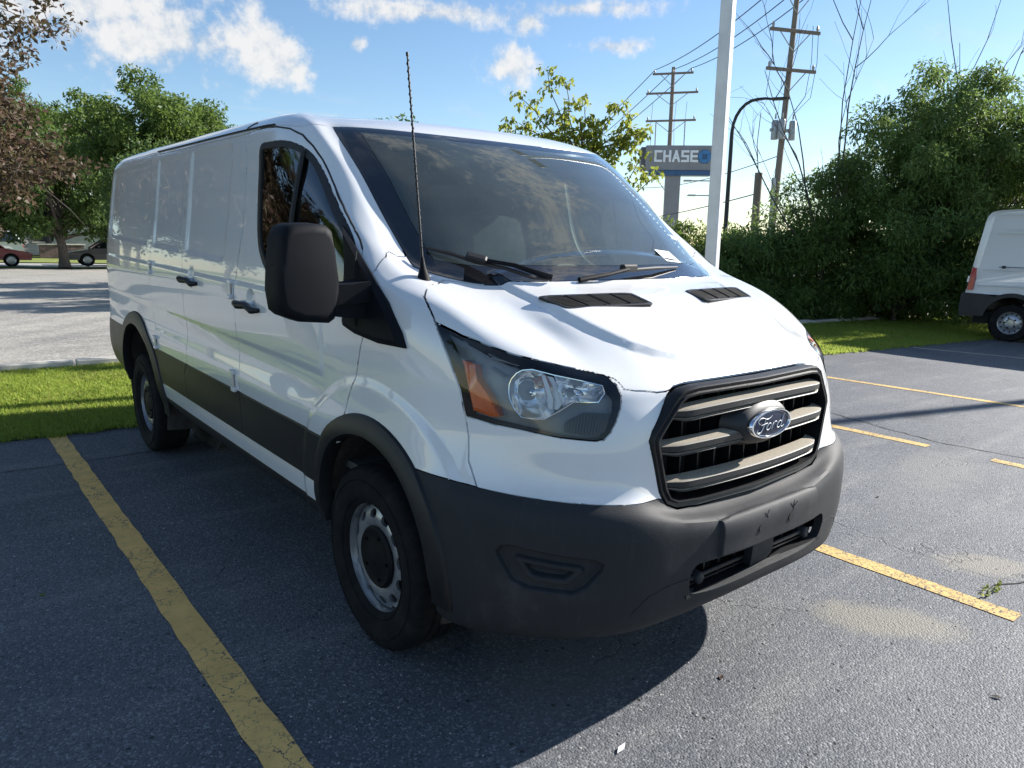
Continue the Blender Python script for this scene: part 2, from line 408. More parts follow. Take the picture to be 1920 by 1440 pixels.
    row([(0,.70,2.028),(.17,.71,2.028),(.32,.74,2.03),(.41,.77,2.032),(.48,.81,2.034),(.53,.86,2.036),(.555,.92,2.043),(.57,.97,2.046)],
        [.58,.58,.58,.58,.58,.58],[2.052,2.062,2.066,2.066,2.06,2.045],rear(.56,4.15,2.04),[1.06,1.2,1.45,2.3,3.3,3.95])
    row([(0,1.0,2.056)]+[(0.0,1.0+.03*k,2.056+.002*k) for k in range(1,8)],[0]*6,[2.08,2.083,2.085,2.083,2.075,2.06],
        [(0,4.0,2.06),(0,4.02,2.06),(0,4.04,2.059),(0,4.06,2.058),(0,4.08,2.057)],[1.27,1.36,1.6,2.3,3.3,3.95])
    return np.array(R)
def van_herm(P,nsub):
    # P (n,k,3) interpolate along axis 0
    n=len(P); d=np.linalg.norm(np.diff(P,axis=0),axis=2).mean(axis=1)**.75+1e-4 if P.ndim==3 else None
    t=np.concatenate([[0],np.cumsum(d)])
    m=np.zeros_like(P)
    for i in range(1,n-1):
        h0,h1=d[i-1],d[i]; s0=(P[i]-P[i-1])/h0; s1=(P[i+1]-P[i])/h1
        m[i]=(s0*h1+s1*h0)/(h0+h1)
    m[0]=1.5*(P[1]-P[0])/d[0]-.5*m[1]; m[-1]=1.5*(P[-1]-P[-2])/d[-1]-.5*m[-2]
    out=[]
    for i in range(n-1):
        for k in range(nsub[i]):
            u=k/nsub[i]; h=d[i]
            out.append((2*u**3-3*u*u+1)*P[i]+(u**3-2*u*u+u)*h*m[i]+(-2*u**3+3*u*u)*P[i+1]+(u**3-u*u)*h*m[i+1])
    out.append(P[-1]); return np.array(out)
def van_surface():
    P=van_rows()
    # symmetric tangent at a=0: mirror handled by adding mirrored column
    csub=[8,8,6,6,6,6,8,10,24,26,36,36,26,12,6,6,8,8]
    Q=P.transpose(1,0,2)
    mir=Q[1:2]*np.array([-1,1,1]); mir2=Q[-2:-1]*np.array([-1,1,1])
    Qe=np.concatenate([mir,Q,mir2])
    G=van_herm(Qe,[1]+csub+[1])[1:-1]        # (nc, nr,3)
    rsub=[4,5,6,6,6,8,8,8,8,8,8,8,10,12,6,6,8]
    S=van_herm(G.transpose(1,0,2),rsub)      # (NR,NC,3)
    return S,csub,rsub

SIDE = (Vector((0, 1, 0)), Vector((0, 0, 1)))
FRONT = (Vector((-1, 0, 0)), Vector((0, 0, 1)))
TOPV = (Vector((-1, 0, 0)), Vector((0, 1, 0)))
DIAG = (Vector((-.70711, .70711, 0)), Vector((0, 0, 1)))
def inside(p, poly):
    x, y = p; c = False; n = len(poly); j = n-1
    for i in range(n):
        xi, yi = poly[i]; xj, yj = poly[j]
        if (yi > y) != (yj > y) and x < (xj-xi)*(y-yi)/(yj-yi) + xi: c = not c
        j = i
    return c
def edge_dist(p, poly):
    best = 1e9; n = len(poly)
    for i in range(n):
        a = poly[i]; b = poly[(i+1) % n]; dx, dy = b[0]-a[0], b[1]-a[1]; l = dx*dx+dy*dy
        t = 0 if l == 0 else max(0, min(1, ((p[0]-a[0])*dx+(p[1]-a[1])*dy)/l))
        best = min(best, math.hypot(p[0]-a[0]-t*dx, p[1]-a[1]-t*dy))
    return best
def inset(poly, d):
    n = len(poly); A = sum(poly[i][0]*poly[(i+1) % n][1]-poly[(i+1) % n][0]*poly[i][1] for i in range(n)); s = 1 if A > 0 else -1
    out = []
    for i in range(n):
        a, b, c = Vector(poly[i-1]), Vector(poly[i]), Vector(poly[(i+1) % n])
        e1 = (b-a).normalized(); e2 = (c-b).normalized()
        n1 = Vector((-e1.y, e1.x))*s; n2 = Vector((-e2.y, e2.x))*s
        m = (n1+n2); m = m.normalized() if m.length > 1e-6 else n1
        k = d/max(.35, m.dot(n1)); q = b+m*k; out.append((q.x, q.y))
    return out
def round_poly(poly, r, n=4):
    out = []; N_ = len(poly)
    for i in range(N_):
        a, b, c = Vector(poly[i-1]), Vector(poly[i]), Vector(poly[(i+1) % N_])
        rr = r[i] if isinstance(r, (list, tuple)) else r
        d = min(rr, (a-b).length*.48, (c-b).length*.48); p = b+(a-b).normalized()*d; q = b+(c-b).normalized()*d
        for k in range(n+1):
            t = k/n; v = p*(1-t)**2+b*2*t*(1-t)+q*t*t; out.append((v.x, v.y))
    return out
def circle_poly(cy, cz, r, n=40): return [(cy+r*math.cos(2*math.pi*k/n), cz+r*math.sin(2*math.pi*k/n)) for k in range(n)]
def cut_poly(bm, cand, poly, proj):
    """cut the candidate faces along the outline of a polygon given in a projection plane; returns the enlarged candidate set"""
    U, V = proj; n = len(poly)
    def bb(f):
        us = [U.dot(v.co) for v in f.verts]; ws = [V.dot(v.co) for v in f.verts]
        return min(us), max(us), min(ws), max(ws)
    box = {f: bb(f) for f in cand if f.is_valid}
    for i in range(n):
        p, q = poly[i], poly[(i+1) % n]
        if math.hypot(q[0]-p[0], q[1]-p[1]) < 1e-6: continue
        lo_u, hi_u, lo_v, hi_v = min(p[0], q[0])-.002, max(p[0], q[0])+.002, min(p[1], q[1])-.002, max(p[1], q[1])+.002
        near = [f for f, b in box.items() if f.is_valid and b[0] <= hi_u and b[1] >= lo_u and b[2] <= hi_v and b[3] >= lo_v]
        if not near: continue
        nn = U*(-(q[1]-p[1])) + V*(q[0]-p[0]); co = U*p[0]+V*p[1]
        geom = list(near); es = {e for f in near for e in f.edges}; vv = {v for f in near for v in f.verts}
        res = bmesh.ops.bisect_plane(bm, geom=geom+list(es)+list(vv), dist=1e-5, plane_co=co, plane_no=nn.normalized())
        for g_ in res['geom']:
            if isinstance(g_, bmesh.types.BMFace): box[g_] = bb(g_)
    return [f for f in box if f.is_valid]
def cand_faces(bm, fn): return [f for f in bm.faces if fn(f.calc_center_median())]

HEADLIGHT = [(.923,-.371,1.267),(.909,-.422,1.252),(.892,-.477,1.234),(.858,-.548,1.215),(.809,-.617,1.191),(.752,-.673,1.175),(.688,-.722,1.158),(.620,-.768,1.142),(.583,-.799,1.130),(.574,-.830,1.108),(.577,-.852,1.080),(.588,-.861,1.043),(.609,-.864,1.005),(.628,-.862,.975),(.648,-.856,.956),(.670,-.843,.952),(.751,-.775,.959),(.836,-.672,.976),(.881,-.600,.984),(.915,-.525,.995),(.918,-.500,1.076),(.920,-.482,1.108),(.925,-.439,1.178)]
HL = [((a+y)*.70711, z) for a, y, z in HEADLIGHT]
GRILLE = [(-.05,1.10),(.33,1.10),(.385,1.094),(.42,1.075),(.50,.972),(.513,.944),(.508,.915),(.47,.775),(.4445,.732),(.40,.712),(.3,.704),(-.05,.70)]
FOG = [((a+y)*.70711, z) for a, y, z in [(.923,-.682,.612),(.915,-.70,.637),(.895,-.725,.645),(.715,-.908,.615),(.692,-.922,.600),(.695,-.92,.575),(.735,-.892,.520),(.766,-.868,.500),(.867,-.767,.510),(.895,-.725,.528)]]
FOG_IN = [(t, z) for t, z in [(.105,.598),(.10,.612),(-.09,.590),(-.105,.575),(-.062,.535),(-.045,.528),(.045,.534),(.07,.545)]]
INTAKE = round_poly([(-.05,.548),(.375,.548),(.398,.52),(.39,.445),(.30,.436),(-.05,.443)], [0,.02,.02,.03,.04,0], 3)
PLATE = [(-.05,.675),(.285,.672),(.285,.552),(-.05,.552)]
DOOR = [(1.25,.36),(1.25,.76),(1.225,.80),(1.235,.86),(1.265,.93),(1.262,1.09),(1.275,1.18),(1.267,1.253),(1.234,1.356),(1.20,1.50),(1.19,1.60),(1.205,1.80),(1.245,1.965),(1.15,1.975),(1.0,1.973),(.917,1.968),(.80,1.951),(.69,1.918),(.60,1.868),(.52,1.812),(.413,1.730),(.278,1.630),(.165,1.548),(.109,1.508),(.066,1.47),(.045,1.43),(.02,1.35),(-.01,1.25),(-.017,1.192),(.008,1.133),(.034,1.025),(.075,.950),(.10,.876),(.13,.80),(.3,.60),(.38,.36)]
CARGO_A = [(1.25,.36),(1.25,.76),(1.225,.80),(1.235,.86),(1.265,.93),(1.262,1.09),(1.275,1.18),(1.267,1.253),(1.234,1.356),(1.20,1.50),(1.19,1.60),(1.205,1.80),(1.245,1.965),(2.12,1.965),(2.15,1.93),(2.15,1.6),(2.135,1.307),(2.12,1.16),(2.12,1.02),(2.10,.80),(2.12,.76),(2.19,.69),(2.18,.61),(2.15,.532),(2.15,.36)]
CARGO_B = [(2.12,1.965),(2.15,1.93),(2.15,1.6),(2.135,1.307),(2.12,1.16),(2.12,1.02),(2.10,.80),(2.12,.76),(2.19,.69),(2.18,.61),(2.15,.532),(2.15,.36),(2.72,.36),(2.75,.524),(2.775,.565),(2.79,.677),(2.772,.76),(2.775,.87),(2.835,.948),(2.86,1.10),(2.84,1.339),(2.84,1.671),(2.815,1.93),(2.79,1.965)]
WINDOW = round_poly([(1.062,1.905),(.80,1.905),(.62,1.858),(.434,1.728),(.255,1.600),(.16,1.53),(.078,1.455),(.06,1.40),(.055,1.335),(.72,1.325),(.86,1.345),(.97,1.43),(1.02,1.56)], [.05,.12,.12,.1,.05,.05,.05,.05,.03,.08,.1,.1,.2], 4)
HOOD = [(-.05,-.362),(.22,-.357),(.42,-.337),(.54,-.302),(.65,-.247),(.758,-.169),(.823,-.206),(.863,-.229),(.899,-.272),(.913,-.320),(.923,-.371),(.909,-.422),(.892,-.477),(.858,-.548),(.809,-.617),(.752,-.673),(.688,-.722),(.620,-.768),(.583,-.799),(.571,-.811),(.564,-.826),(.561,-.846),(.530,-.861),(.458,-.886),(.42,-.893),(.3,-.899),(-.05,-.902)]
FASCIA = [(-.70,.60),(.435,.60),(.435,.80),(.228,.795),(.26,.864),(.262,.93),(.2758,.995)]  # diag plane; top closed by headlight and hood
BUMPTOP = [(.60,.80),(.435,.80),(.326,.80),(.228,.792),(.055,.781),(-.1025,.772),(-.228,.764),(-.323,.758),(-.40,.72),(-.475,.702),(-.75,.70),(-.75,.2),(.60,.2)]
EMBOSS_REAR = round_poly([(2.93,1.94),(4.05,1.92),(4.12,1.43),(2.93,1.40)], [.03,.12,.16,.03], 5)
EMBOSS_B = round_poly([(2.20,1.935),(2.765,1.935),(2.785,1.40),(2.20,1.385)], [.02,.02,.02,.02], 3)
EMBOSS_A = round_poly([(1.40,1.94),(2.08,1.94),(2.08,1.385),(1.42,1.36)], [.07,.02,.02,.08], 4)
ARCH_F = (-.065, .43, .405, .482); ARCH_R = (3.30, .365, .487, .578)
Z_CLAD, Z_STRIP, Z_SILL = .753, .534, .444

def build_van_body(van):
    S, csub, rsub = van_surface(); NR, NC, _ = S.shape
    ci = np.concatenate([[0], np.cumsum(csub)]); ri = np.concatenate([[0], np.cumsum(rsub)])
    bm = bmesh.new(); lp = bm.faces.layers.int.new('part')
    vt = [[None]*NC for _ in range(NR)]
    for i in range(NR):
        for j in range(NC):
            if i == NR-1 and False: pass
            a, y, z = S[i, j]; vt[i][j] = bm.verts.new((-a, y, z))
    P = dict(rest=0, windshield=1, frit=2, roof=3, hood=4, headlight=5, grille=6, bumper=7, intake=8, fascia=9, fender=10, door=11, cargo_a=12, cargo_b=13, window=14, seal=15, arch=16, fog=17, vent=18)
    for i in range(NR-1):
        for j in range(NC-1):
            q = [vt[i][j], vt[i+1][j], vt[i+1][j+1], vt[i][j+1]]
            try: f = bm.faces.new(q)
            except ValueError: continue
            if i >= ri[14]: f[lp] = P['roof']
            elif ri[11] <= i < ri[14] and j < ci[6]:
                f[lp] = P['frit'] if (j >= ci[5] or i < ri[11]+3 or i >= ri[14]-2) else P['windshield']
    bmesh.ops.remove_doubles(bm, verts=bm.verts[:], dist=1e-5)
    bmesh.ops.recalc_face_normals(bm, faces=bm.faces[:])
    if sum(f.normal.x for f in bm.faces if abs(f.normal.x) > .9) > 0: bmesh.ops.reverse_faces(bm, faces=bm.faces[:])
    def setp(faces, poly, proj, part, only=None):
        U, V = proj
        for f in faces:
            if not f.is_valid: continue
            c = f.calc_center_median()
            if inside((U.dot(c), V.dot(c)), poly) and (only is None or f[lp] in only): f[lp] = part
    rest = (P['rest'],)
    # --- pressed panels first (they move vertices)
    def emboss(poly, proj, fn, steps):
        """steps: (distance inside the outline, depth) pairs"""
        U, V = proj
        for d, _ in steps:
            cut_poly(bm, cand_faces(bm, fn), inset(poly, d) if d else poly, proj)
        vs_ = {v for f in cand_faces(bm, fn) for v in f.verts}; mv = []
        for v in vs_:
            p = (U.dot(v.co), V.dot(v.co))
            if not inside(p, poly): continue
            d = edge_dist(p, poly)
            dep = steps[-1][1]
            for (d0, h0), (d1, h1) in zip(steps[:-1], steps[1:]):
                if d <= d1+1e-6: dep = h0+(h1-h0)*max(0, (d-d0))/(d1-d0); break
            mv.append((v, dep))
        bm.normal_update()
        nv = [(v, v.normal.copy(), dep) for v, dep in mv]
        for v, n_, dep in nv: v.co -= n_*dep
    PLATEAU = [(-.05,-.21),(.60,-.21),(.588,-.33),(.578,-.404),(.570,-.50),(.555,-.576),(.52,-.652),(.478,-.715),(.44,-.762),(.375,-.806),(.29,-.838),(.15,-.852),(-.05,-.856)]
    emboss(PLATEAU, TOPV, lambda c: c.y < -.12 and 1.05 < c.z < 1.60 and c.x > -.72, [(0, 0), (.005, -.0015), (.010, -.004), (.026, -.013), (.031, -.0145), (.037, -.015)])
    emboss(circle_poly(-.065, .43, .615, 60), SIDE, lambda c: c.x < -.85 and c.z < 1.1 and -.72 < c.y < .62, [(0, 0), (.006, -.001), (.030, -.0065), (.038, -.0075), (.05, -.0075)])
    emboss(round_poly([(.30, .985), (4.30, 1.03), (4.30, 1.315), (.30, 1.285)], .03, 2), SIDE, lambda c: c.x < -.9 and .85 < c.z < 1.4 and .1 < c.y < 4.4, [(0, 0), (.005, -.0008), (.022, -.0045), (.028, -.005)])
    side_hi = lambda c: c.x < -.8 and 1.1 < c.z < 2.0 and 1.2 < c.y < 4.3
    for pl in (EMBOSS_REAR, EMBOSS_B, EMBOSS_A): emboss(pl, SIDE, side_hi, [(0, 0), (.022, .008), (.03, .009)])
    emboss(FOG, DIAG, lambda c: c.y < -.5 and c.z < .72 and c.x < -.6, [(0, 0), (.003, .003), (.008, .017), (.012, .019), (.020, .019), (.034, .019)])
    emboss(FOG_IN, DIAG, lambda c: c.y < -.5 and c.z < .72 and c.x < -.6, [(0, 0), (.003, -.008), (.006, -.012), (.016, -.012), (.019, -.009), (.025, .010), (.030, .012)])
    emboss([(-.05, .676), (.12, .676), (.285, .674), (.285, .551), (-.05, .551)], FRONT, lambda c: c.y < -.85 and .5 < c.z < .70 and c.x > -.4, [(0, 0), (.002, -.002), (.005, -.009), (.008, -.011), (.012, -.0115)])
    for cy, cz, r in ((1.045, 1.212, .058), (1.955, 1.262, .058)):
        emboss(circle_poly(cy, cz, r, 20), SIDE, lambda c: c.x < -.9 and abs(c.y-cy) < .12 and abs(c.z-cz) < .12, [(0, 0), (.012, .008), (.026, .015), (.04, .017)])
    # --- openings and panels
    fr = lambda c: c.y < -.55 and c.z < 1.2
    cd = cut_poly(bm, cand_faces(bm, lambda c: c.y < -.1 and c.z > 1.0 and c.z < 1.45), HOOD, TOPV); setp(cd, HOOD, TOPV, P['hood'], rest)
    VO = [(.548,-.445), (.165,-.490), (.165,-.595), (.515,-.550)]
    cd = cut_poly(bm, cand_faces(bm, lambda c: -.7 < c.y < -.35 and c.z > 1.2 and -.65 < c.x < -.1), VO, TOPV); setp(cd, VO, TOPV, P['vent'])
    cd = cut_poly(bm, cand_faces(bm, lambda c: c.y < -.2 and .85 < c.z < 1.35 and c.x < -.45), HL, DIAG); setp(cd, HL, DIAG, P['headlight'])
    cd = cut_poly(bm, cand_faces(bm, lambda c: c.y < -.0 and .6 < c.z < .95), BUMPTOP, DIAG); 
    setp(cand_faces(bm, lambda c: c.y < -.2 and c.z < .95), BUMPTOP, DIAG, P['bumper'], rest)
    cd = cut_poly(bm, cand_faces(bm, lambda c: c.y < -.8 and .6 < c.z < 1.2), GRILLE, FRONT); setp(cd, GRILLE, FRONT, P['grille'])
    cd = cut_poly(bm, cand_faces(bm, lambda c: c.y < -.8 and c.z < .65), INTAKE, FRONT); setp(cd, INTAKE, FRONT, P['intake'])
    cut_poly(bm, cand_faces(bm, lambda c: c.y < -.3 and .75 < c.z < 1.05 and c.x < -.6), [(.228, .79), (.26, .864), (.262, .93), (.2758, .997), (.30, .997), (.30, .79)], DIAG)
    fa = [(-.75, .74), (.228, .74), (.228, .79), (.26, .864), (.262, .93), (.2758, .997), (.2758, 1.3), (-.75, 1.3)]
    setp(cand_faces(bm, lambda c: c.y < -.3 and .7 < c.z < 1.3), fa, DIAG, P['fascia'], rest)
    low = lambda c: c.x < -.8 and c.z < 1.1 and -.75 < c.y < 4.4
    for cy, cz, r, _ in (ARCH_F, ARCH_R):
        pl = circle_poly(cy, cz, r, 44); pl = [(u, w) for u, w in pl]
        cut_poly(bm, cand_faces(bm, low), pl, SIDE)
        for f in cand_faces(bm, low):
            c = f.calc_center_median()
            if math.hypot(c.y-cy, c.z-cz) < r or (abs(c.y-cy) < r*.93 and c.z < cz-.02): f[lp] = P['arch']
    sd = lambda c: c.x < -.75 and c.z < 2.0 and -.2 < c.y < 3.0
    for pl, part in ((DOOR, 'door'), (CARGO_A, 'cargo_a'), (CARGO_B, 'cargo_b')):
        cd = cut_poly(bm, cand_faces(bm, sd), pl, SIDE); setp(cd, pl, SIDE, P[part], rest)
    cd = cut_poly(bm, cand_faces(bm, lambda c: c.x < -.75 and 1.2 < c.z < 2.0 and -.1 < c.y < 1.2), WINDOW, SIDE); setp(cd, WINDOW, SIDE, P['seal'])
    WI = inset(WINDOW, .024)
    cd = cut_poly(bm, cand_faces(bm, lambda c: c.x < -.75 and 1.2 < c.z < 2.0 and -.1 < c.y < 1.2), WI, SIDE); setp(cd, WI, SIDE, P['window'])
    FEND = [(.035, 1.50), (.02, 1.474), (-.003, 1.456), (-.03, 1.41), (.0, 1.36), (.2, 1.2), (.2, .3), (-1.1, .3), (-1.1, 1.7), (-.25, 1.7)]
    fz = lambda c: c.y < .3 and c.x < -.6 and c.z < 1.6
    cut_poly(bm, cand_faces(bm, fz), FEND[:5], SIDE); setp(cand_faces(bm, fz), FEND, SIDE, P['fender'], rest)
    # front wing ends where the door begins (cowl stays with the shell)
    # lower trim: horizontal cuts
    lowf = lambda c: c.x < -.8 and c.z < .95 and c.y > -.6
    for zz in (Z_CLAD, Z_STRIP, Z_SILL):
        fs = cand_faces(bm, lowf); bmesh.ops.bisect_plane(bm, geom=fs+list({e for f in fs for e in f.edges})+list({v for f in fs for v in f.verts}), dist=1e-5, plane_co=(0, 0, zz), plane_no=(0, 0, 1))
    fs = cand_faces(bm, lambda c: c.y > 3.5 and c.z < 1.0)
    bmesh.ops.bisect_plane(bm, geom=fs+list({e for f in fs for e in f.edges})+list({v for f in fs for v in f.verts}), dist=1e-5, plane_co=(0, 0, .80), plane_no=(0, 0, 1))
    bm.normal_update()
    bm.faces.ensure_lookup_table(); bm.verts.index_update()
    # --- sort faces into pieces: key -> faces
    inv = {v: k for k, v in P.items()}
    pieces = {}
    for f in bm.faces:
        c = f.calc_center_median(); k = inv[f[lp]]
        if k in ('arch', 'intake', 'grille', 'vent'): continue
        if k in ('door', 'cargo_a', 'cargo_b', 'rest', 'fender') and c.x < -.7:
            if c.y < 3.3 and c.y > -.3:
                if c.z < Z_SILL: k = 'rocker'
                elif c.z < Z_STRIP: k = 'strip'
                elif c.z < Z_CLAD: k = 'clad_'+('rest' if k == 'fender' else k)
        if c.y > 3.3 and c.z < .80 and k == 'rest': k = 'rear_bumper'
        if c.y > 4.2 and c.x > -.9 and k == 'rest' and .8 < c.z < 1.96: k = 'rear_door'
        pieces.setdefault(k, []).append(f)
    face_key = {f: k for k, fl in pieces.items() for f in fl}
    RKs = RK
    def piece_arrays(key, gap, flange, mirror, rim=False):
        """vertex / face / normal arrays of a piece; gap = how far its edge is drawn back from its neighbours"""
        fl = pieces[key]; idx = {}; V = []; Nn = []; F = []
        for f in fl:
            r = []
            for v in f.verts:
                if v not in idx: idx[v] = len(V); V.append(v.co.copy()); Nn.append(v.normal.copy())
                r.append(idx[v])
            F.append(r)
        fs = set(fl); bnd = []
        push = {}
        for f in fl:
            for l in f.loops:
                e = l.edge; others = [g_ for g_ in e.link_faces if g_ not in fs]
                on_mid = all(abs(v.co.x) < 1e-5 for v in e.verts)
                if len(e.link_faces) == 1 and on_mid: continue
                if len(e.link_faces) == 1 or others:
                    a, b = l.vert, l.link_loop_next.vert
                    t = (b.co-a.co)
                    if t.length < 1e-7: continue
                    inn = f.normal.cross(t).normalized()
                    bnd.append((idx[a], idx[b]))
                    if others:
                        for v in (a, b): push.setdefault(v, []).append(inn)
        if gap:
            for v, ds in push.items():
                m = sum(ds, Vector()); 
                if m.length < 1e-6: continue
                m.normalize(); k = max(.4, min(m.dot(d) for d in ds) if len(ds) < 4 else .6)
                if abs(v.co.x) < 1e-5: m.x = 0
                V[idx[v]] = V[idx[v]] + m*(gap/k)
        V = [tuple(v) for v in V]; Nn = [tuple(n_) for n_ in Nn]
        if rim: F = []
        if flange:
            m = {}
            for a, b in bnd:
                for q in (a, b):
                    if (q, 0) not in m:
                        n_ = Vector(Nn[q]); p = Vector(V[q])
                        m[(q, 0)] = len(V); V.append(tuple(p)); Nn.append(tuple(n_))
                        m[(q, 1)] = len(V); V.append(tuple(p-n_*flange)); Nn.append(tuple(n_))
                F.append([m[(b, 0)], m[(a, 0)], m[(a, 1)], m[(b, 1)]])
        V = np.array(V); Nn = np.array(Nn); V[:, 2] += RKs*V[:, 1]
        if not mirror: return V, F, Nn
        V2 = V*np.array([-1, 1, 1]); N2 = Nn*np.array([-1, 1, 1]); F2 = [[i for i in f[::-1]] for f in F]
        return V2, F2, N2
    def add(key, name, mat, parent, side='both', gap=.0036, flange=.016, offset=0., rim=False, sharp=0):
        """side: 'both' joins the two halves across the middle, else 'L' (passenger) or 'R'"""
        arrs = [piece_arrays(key, gap, flange, s_ == 'R', rim) for s_ in (('L', 'R') if side == 'both' else (side,))]
        V = np.concatenate([a[0] for a in arrs]); Nn = np.concatenate([a[2] for a in arrs]); F = list(arrs[0][1])
        if len(arrs) > 1: k = len(arrs[0][0]); F += [[i+k for i in f] for f in arrs[1][1]]
        if offset: V = V+Nn*offset
        if side == 'both':     # clean normals on the centre line
            mid = np.abs(V[:, 0]) < 1e-5; Nn[mid, 0] = 0; Nn[mid] /= np.maximum(1e-9, np.linalg.norm(Nn[mid], axis=1))[:, None]
        o_ = mesh_np(name, V, F, mat, parent, smooth=bool(sharp), normals=None if sharp else Nn)
        if sharp: o_.data.set_sharp_from_angle(angle=math.radians(sharp))
        return o_
    parts = {}
    parts['hood'] = add('hood', 'hood', 'white_paint', van)
    parts['roof'] = add('roof', 'roof', 'white_paint', van, gap=.002)
    parts['shell'] = add('rest', 'side_panel', 'white_paint', van, gap=.0025)
    parts['bumper'] = add('bumper', 'bumper', 'bumper_plastic', van, gap=.001, flange=.03, sharp=22)
    parts['rear_bumper'] = add('rear_bumper', 'rear_bumper', 'cladding_plastic', van, gap=.001)
    if 'rear_door' in pieces: parts['rear_door'] = add('rear_door', 'rear_door', 'white_paint', van)
    ws = add('windshield', 'windshield', 'windshield_glass', van, gap=0, flange=0)
    add('frit', 'windshield_border', 'frit_black', ws, gap=.002, flange=.01)
    for sd_ in ('L', 'R'):
        parts['fascia'+sd_] = add('fascia', 'front_panel', 'white_paint', van, sd_, gap=.0022)
        parts['fender'+sd_] = add('fender', 'fender', 'white_paint', van, sd_)
        dr = parts['door'+sd_] = add('door', 'front_door', 'white_paint', van, sd_)
        add('clad_door', 'cladding', 'cladding_plastic', dr, sd_, offset=.004)
        wn = add('window', 'window', 'side_glass', dr, sd_, gap=0, flange=0, offset=-.006)
        add('seal', 'window_frame', 'rubber', dr, sd_, gap=-.001, flange=.02, offset=.001)
        ca = parts['cargoA'+sd_] = add('cargo_a', 'side_door', 'white_paint', van, sd_)
        add('clad_cargo_a', 'cladding', 'cladding_plastic', ca, sd_, offset=.004)
        cb = parts['cargoB'+sd_] = add('cargo_b', 'side_door', 'white_paint', van, sd_)
        add('clad_cargo_b', 'cladding', 'cladding_plastic', cb, sd_, offset=.004)
        if 'clad_rest' in pieces: add('clad_rest', 'cladding', 'cladding_plastic', van, sd_, offset=.003)
        add('strip', 'sill', 'white_paint', van, sd_, gap=.001)
        add('rocker', 'rocker_panel', 'cladding_plastic', van, sd_, gap=.001, offset=.002)
        parts['lens'+sd_] = add('headlight', 'headlight', 'lens_clear', van, sd_, gap=.004, flange=0)
        add('headlight', 'lamp_housing', 'lamp_housing', parts['lens'+sd_], sd_, gap=.0045, flange=0, offset=-.058)
        add('headlight', 'lamp_bezel', 'lamp_housing', parts['lens'+sd_], sd_, gap=.003, flange=.06, rim=True)
    # dark inner skin behind the gaps
    pieces['skin'] = [f for f in bm.faces if inv[f[lp]] not in ('arch', 'intake', 'grille', 'vent', 'headlight', 'window', 'windshield', 'seal', 'frit')]
    add('skin', 'inner_shell', 'gap_dark', van, gap=0, flange=0, offset=-.016)
    hl_faces = [([tuple(v.co) for v in f.verts], [tuple(v.normal) for v in f.verts]) for f in pieces['headlight']]
    kd_pts = [(tuple(v.co), tuple(v.normal)) for v in bm.verts]
    bm.free()
    return parts, S, hl_faces, kd_pts
van = empty('cargo_van', (0, 0, 0), 0, 'white cargo van with grey bumper and black mirror parked front and centre', 'van')
vparts, VS, HLF, VKD = build_van_body(van)
from mathutils.kdtree import KDTree
_kd = KDTree(len(VKD))
for _i, (_p, _n) in enumerate(VKD): _kd.insert(_p, _i)
_kd.balance()
def on_body(a, y, z, off=0.):
    """point of the passenger side skin nearest to (a, y, z), pushed out by off; returns point, normal"""
    r = _kd.find_n((-a, y, z), 6); n = Vector(); 
    for co, i, d in r: n += Vector(VKD[i][1])/(d+.004)
    n.normalize(); co = Vector(r[0][0]); p = Vector((-a, y, z)); p = p - n*((p-co).dot(n)); return p+n*off, n
def mirror_obj(o, parent):
    """the same part on the other side of the van"""
    me = o.data.copy(); bm = bmesh.new(); bm.from_mesh(me)
    for v in bm.verts: v.co.x = -v.co.x
    bmesh.ops.reverse_faces(bm, faces=bm.faces[:]); bm.to_mesh(me); bm.free()
    c = bpy.data.objects.new(o.name.split('.')[0], me); return link(c, parent)
def patch(name, pts, mat, parent, off, thick, smooth=30):
    """thin solid whose outline lies on the skin"""
    m = MB(); top = []; bot = []
    for a, y, z in pts:
        p, n = on_body(a, y, z); top.append(p+n*off); bot.append(p+n*(off-thick))
    m.loft([bot, top], True, True)
    return m.build(name, mat, parent, shear=RK, smooth=smooth)

# --- headlights
REFL = [(.826,-.679,1.010),(.803,-.708,1.007),(.781,-.733,1.009),(.743,-.763,1.037),(.706,-.785,1.063),(.674,-.808,1.063),(.642,-.827,1.064),(.616,-.828,1.094),(.607,-.809,1.117),(.661,-.768,1.132),(.727,-.722,1.147),(.755,-.698,1.154),(.779,-.675,1.159),(.803,-.658,1.154),(.819,-.647,1.142),(.833,-.639,1.123),(.840,-.636,1.105),(.843,-.638,1.086),(.844,-.642,1.066),(.839,-.658,1.035)]
AMBER = [(.911,-.485,1.164),(.894,-.531,1.154),(.895,-.543,1.115),(.877,-.593,1.061),(.866,-.623,1.004),(.881,-.599,1.001),(.908,-.539,1.013),(.911,-.520,1.068)]
RIB = [(.735,-.780,1.002),(.679,-.814,1.035),(.609,-.856,1.031),(.632,-.858,.981),(.658,-.848,.962),(.743,-.780,.973)]
def bowl(name, outline, centre, parent, depth, rings=9, mat='reflector_chrome', rim=.022):
    o3 = []; cp, cn = on_body(*centre)
    ax = Vector((-.35, -.92, .05)).normalized()
    for a, y, z in outline:
        p, n = on_body(a, y, z, -rim); o3.append(p)
    c0 = sum(o3, Vector())/len(o3)
    R = []
    for k in range(rings):
        t = k/rings; w = 1-t; R.append([c0+(p-c0)*w-ax*depth*(1-w*w) for p in o3])
    m = MB(); m.loft(R, True, False)
    vs_ = [m.bm.verts.new(c0-ax*depth)]; m.bm.verts.ensure_lookup_table(); n = len(o3); base = (rings-1)*n
    for k in range(n): m.bm.faces.new((m.bm.verts[base+k], m.bm.verts[base+(k+1) % n], vs_[0]))
    return m.build(name, mat, parent, shear=RK, smooth=60)
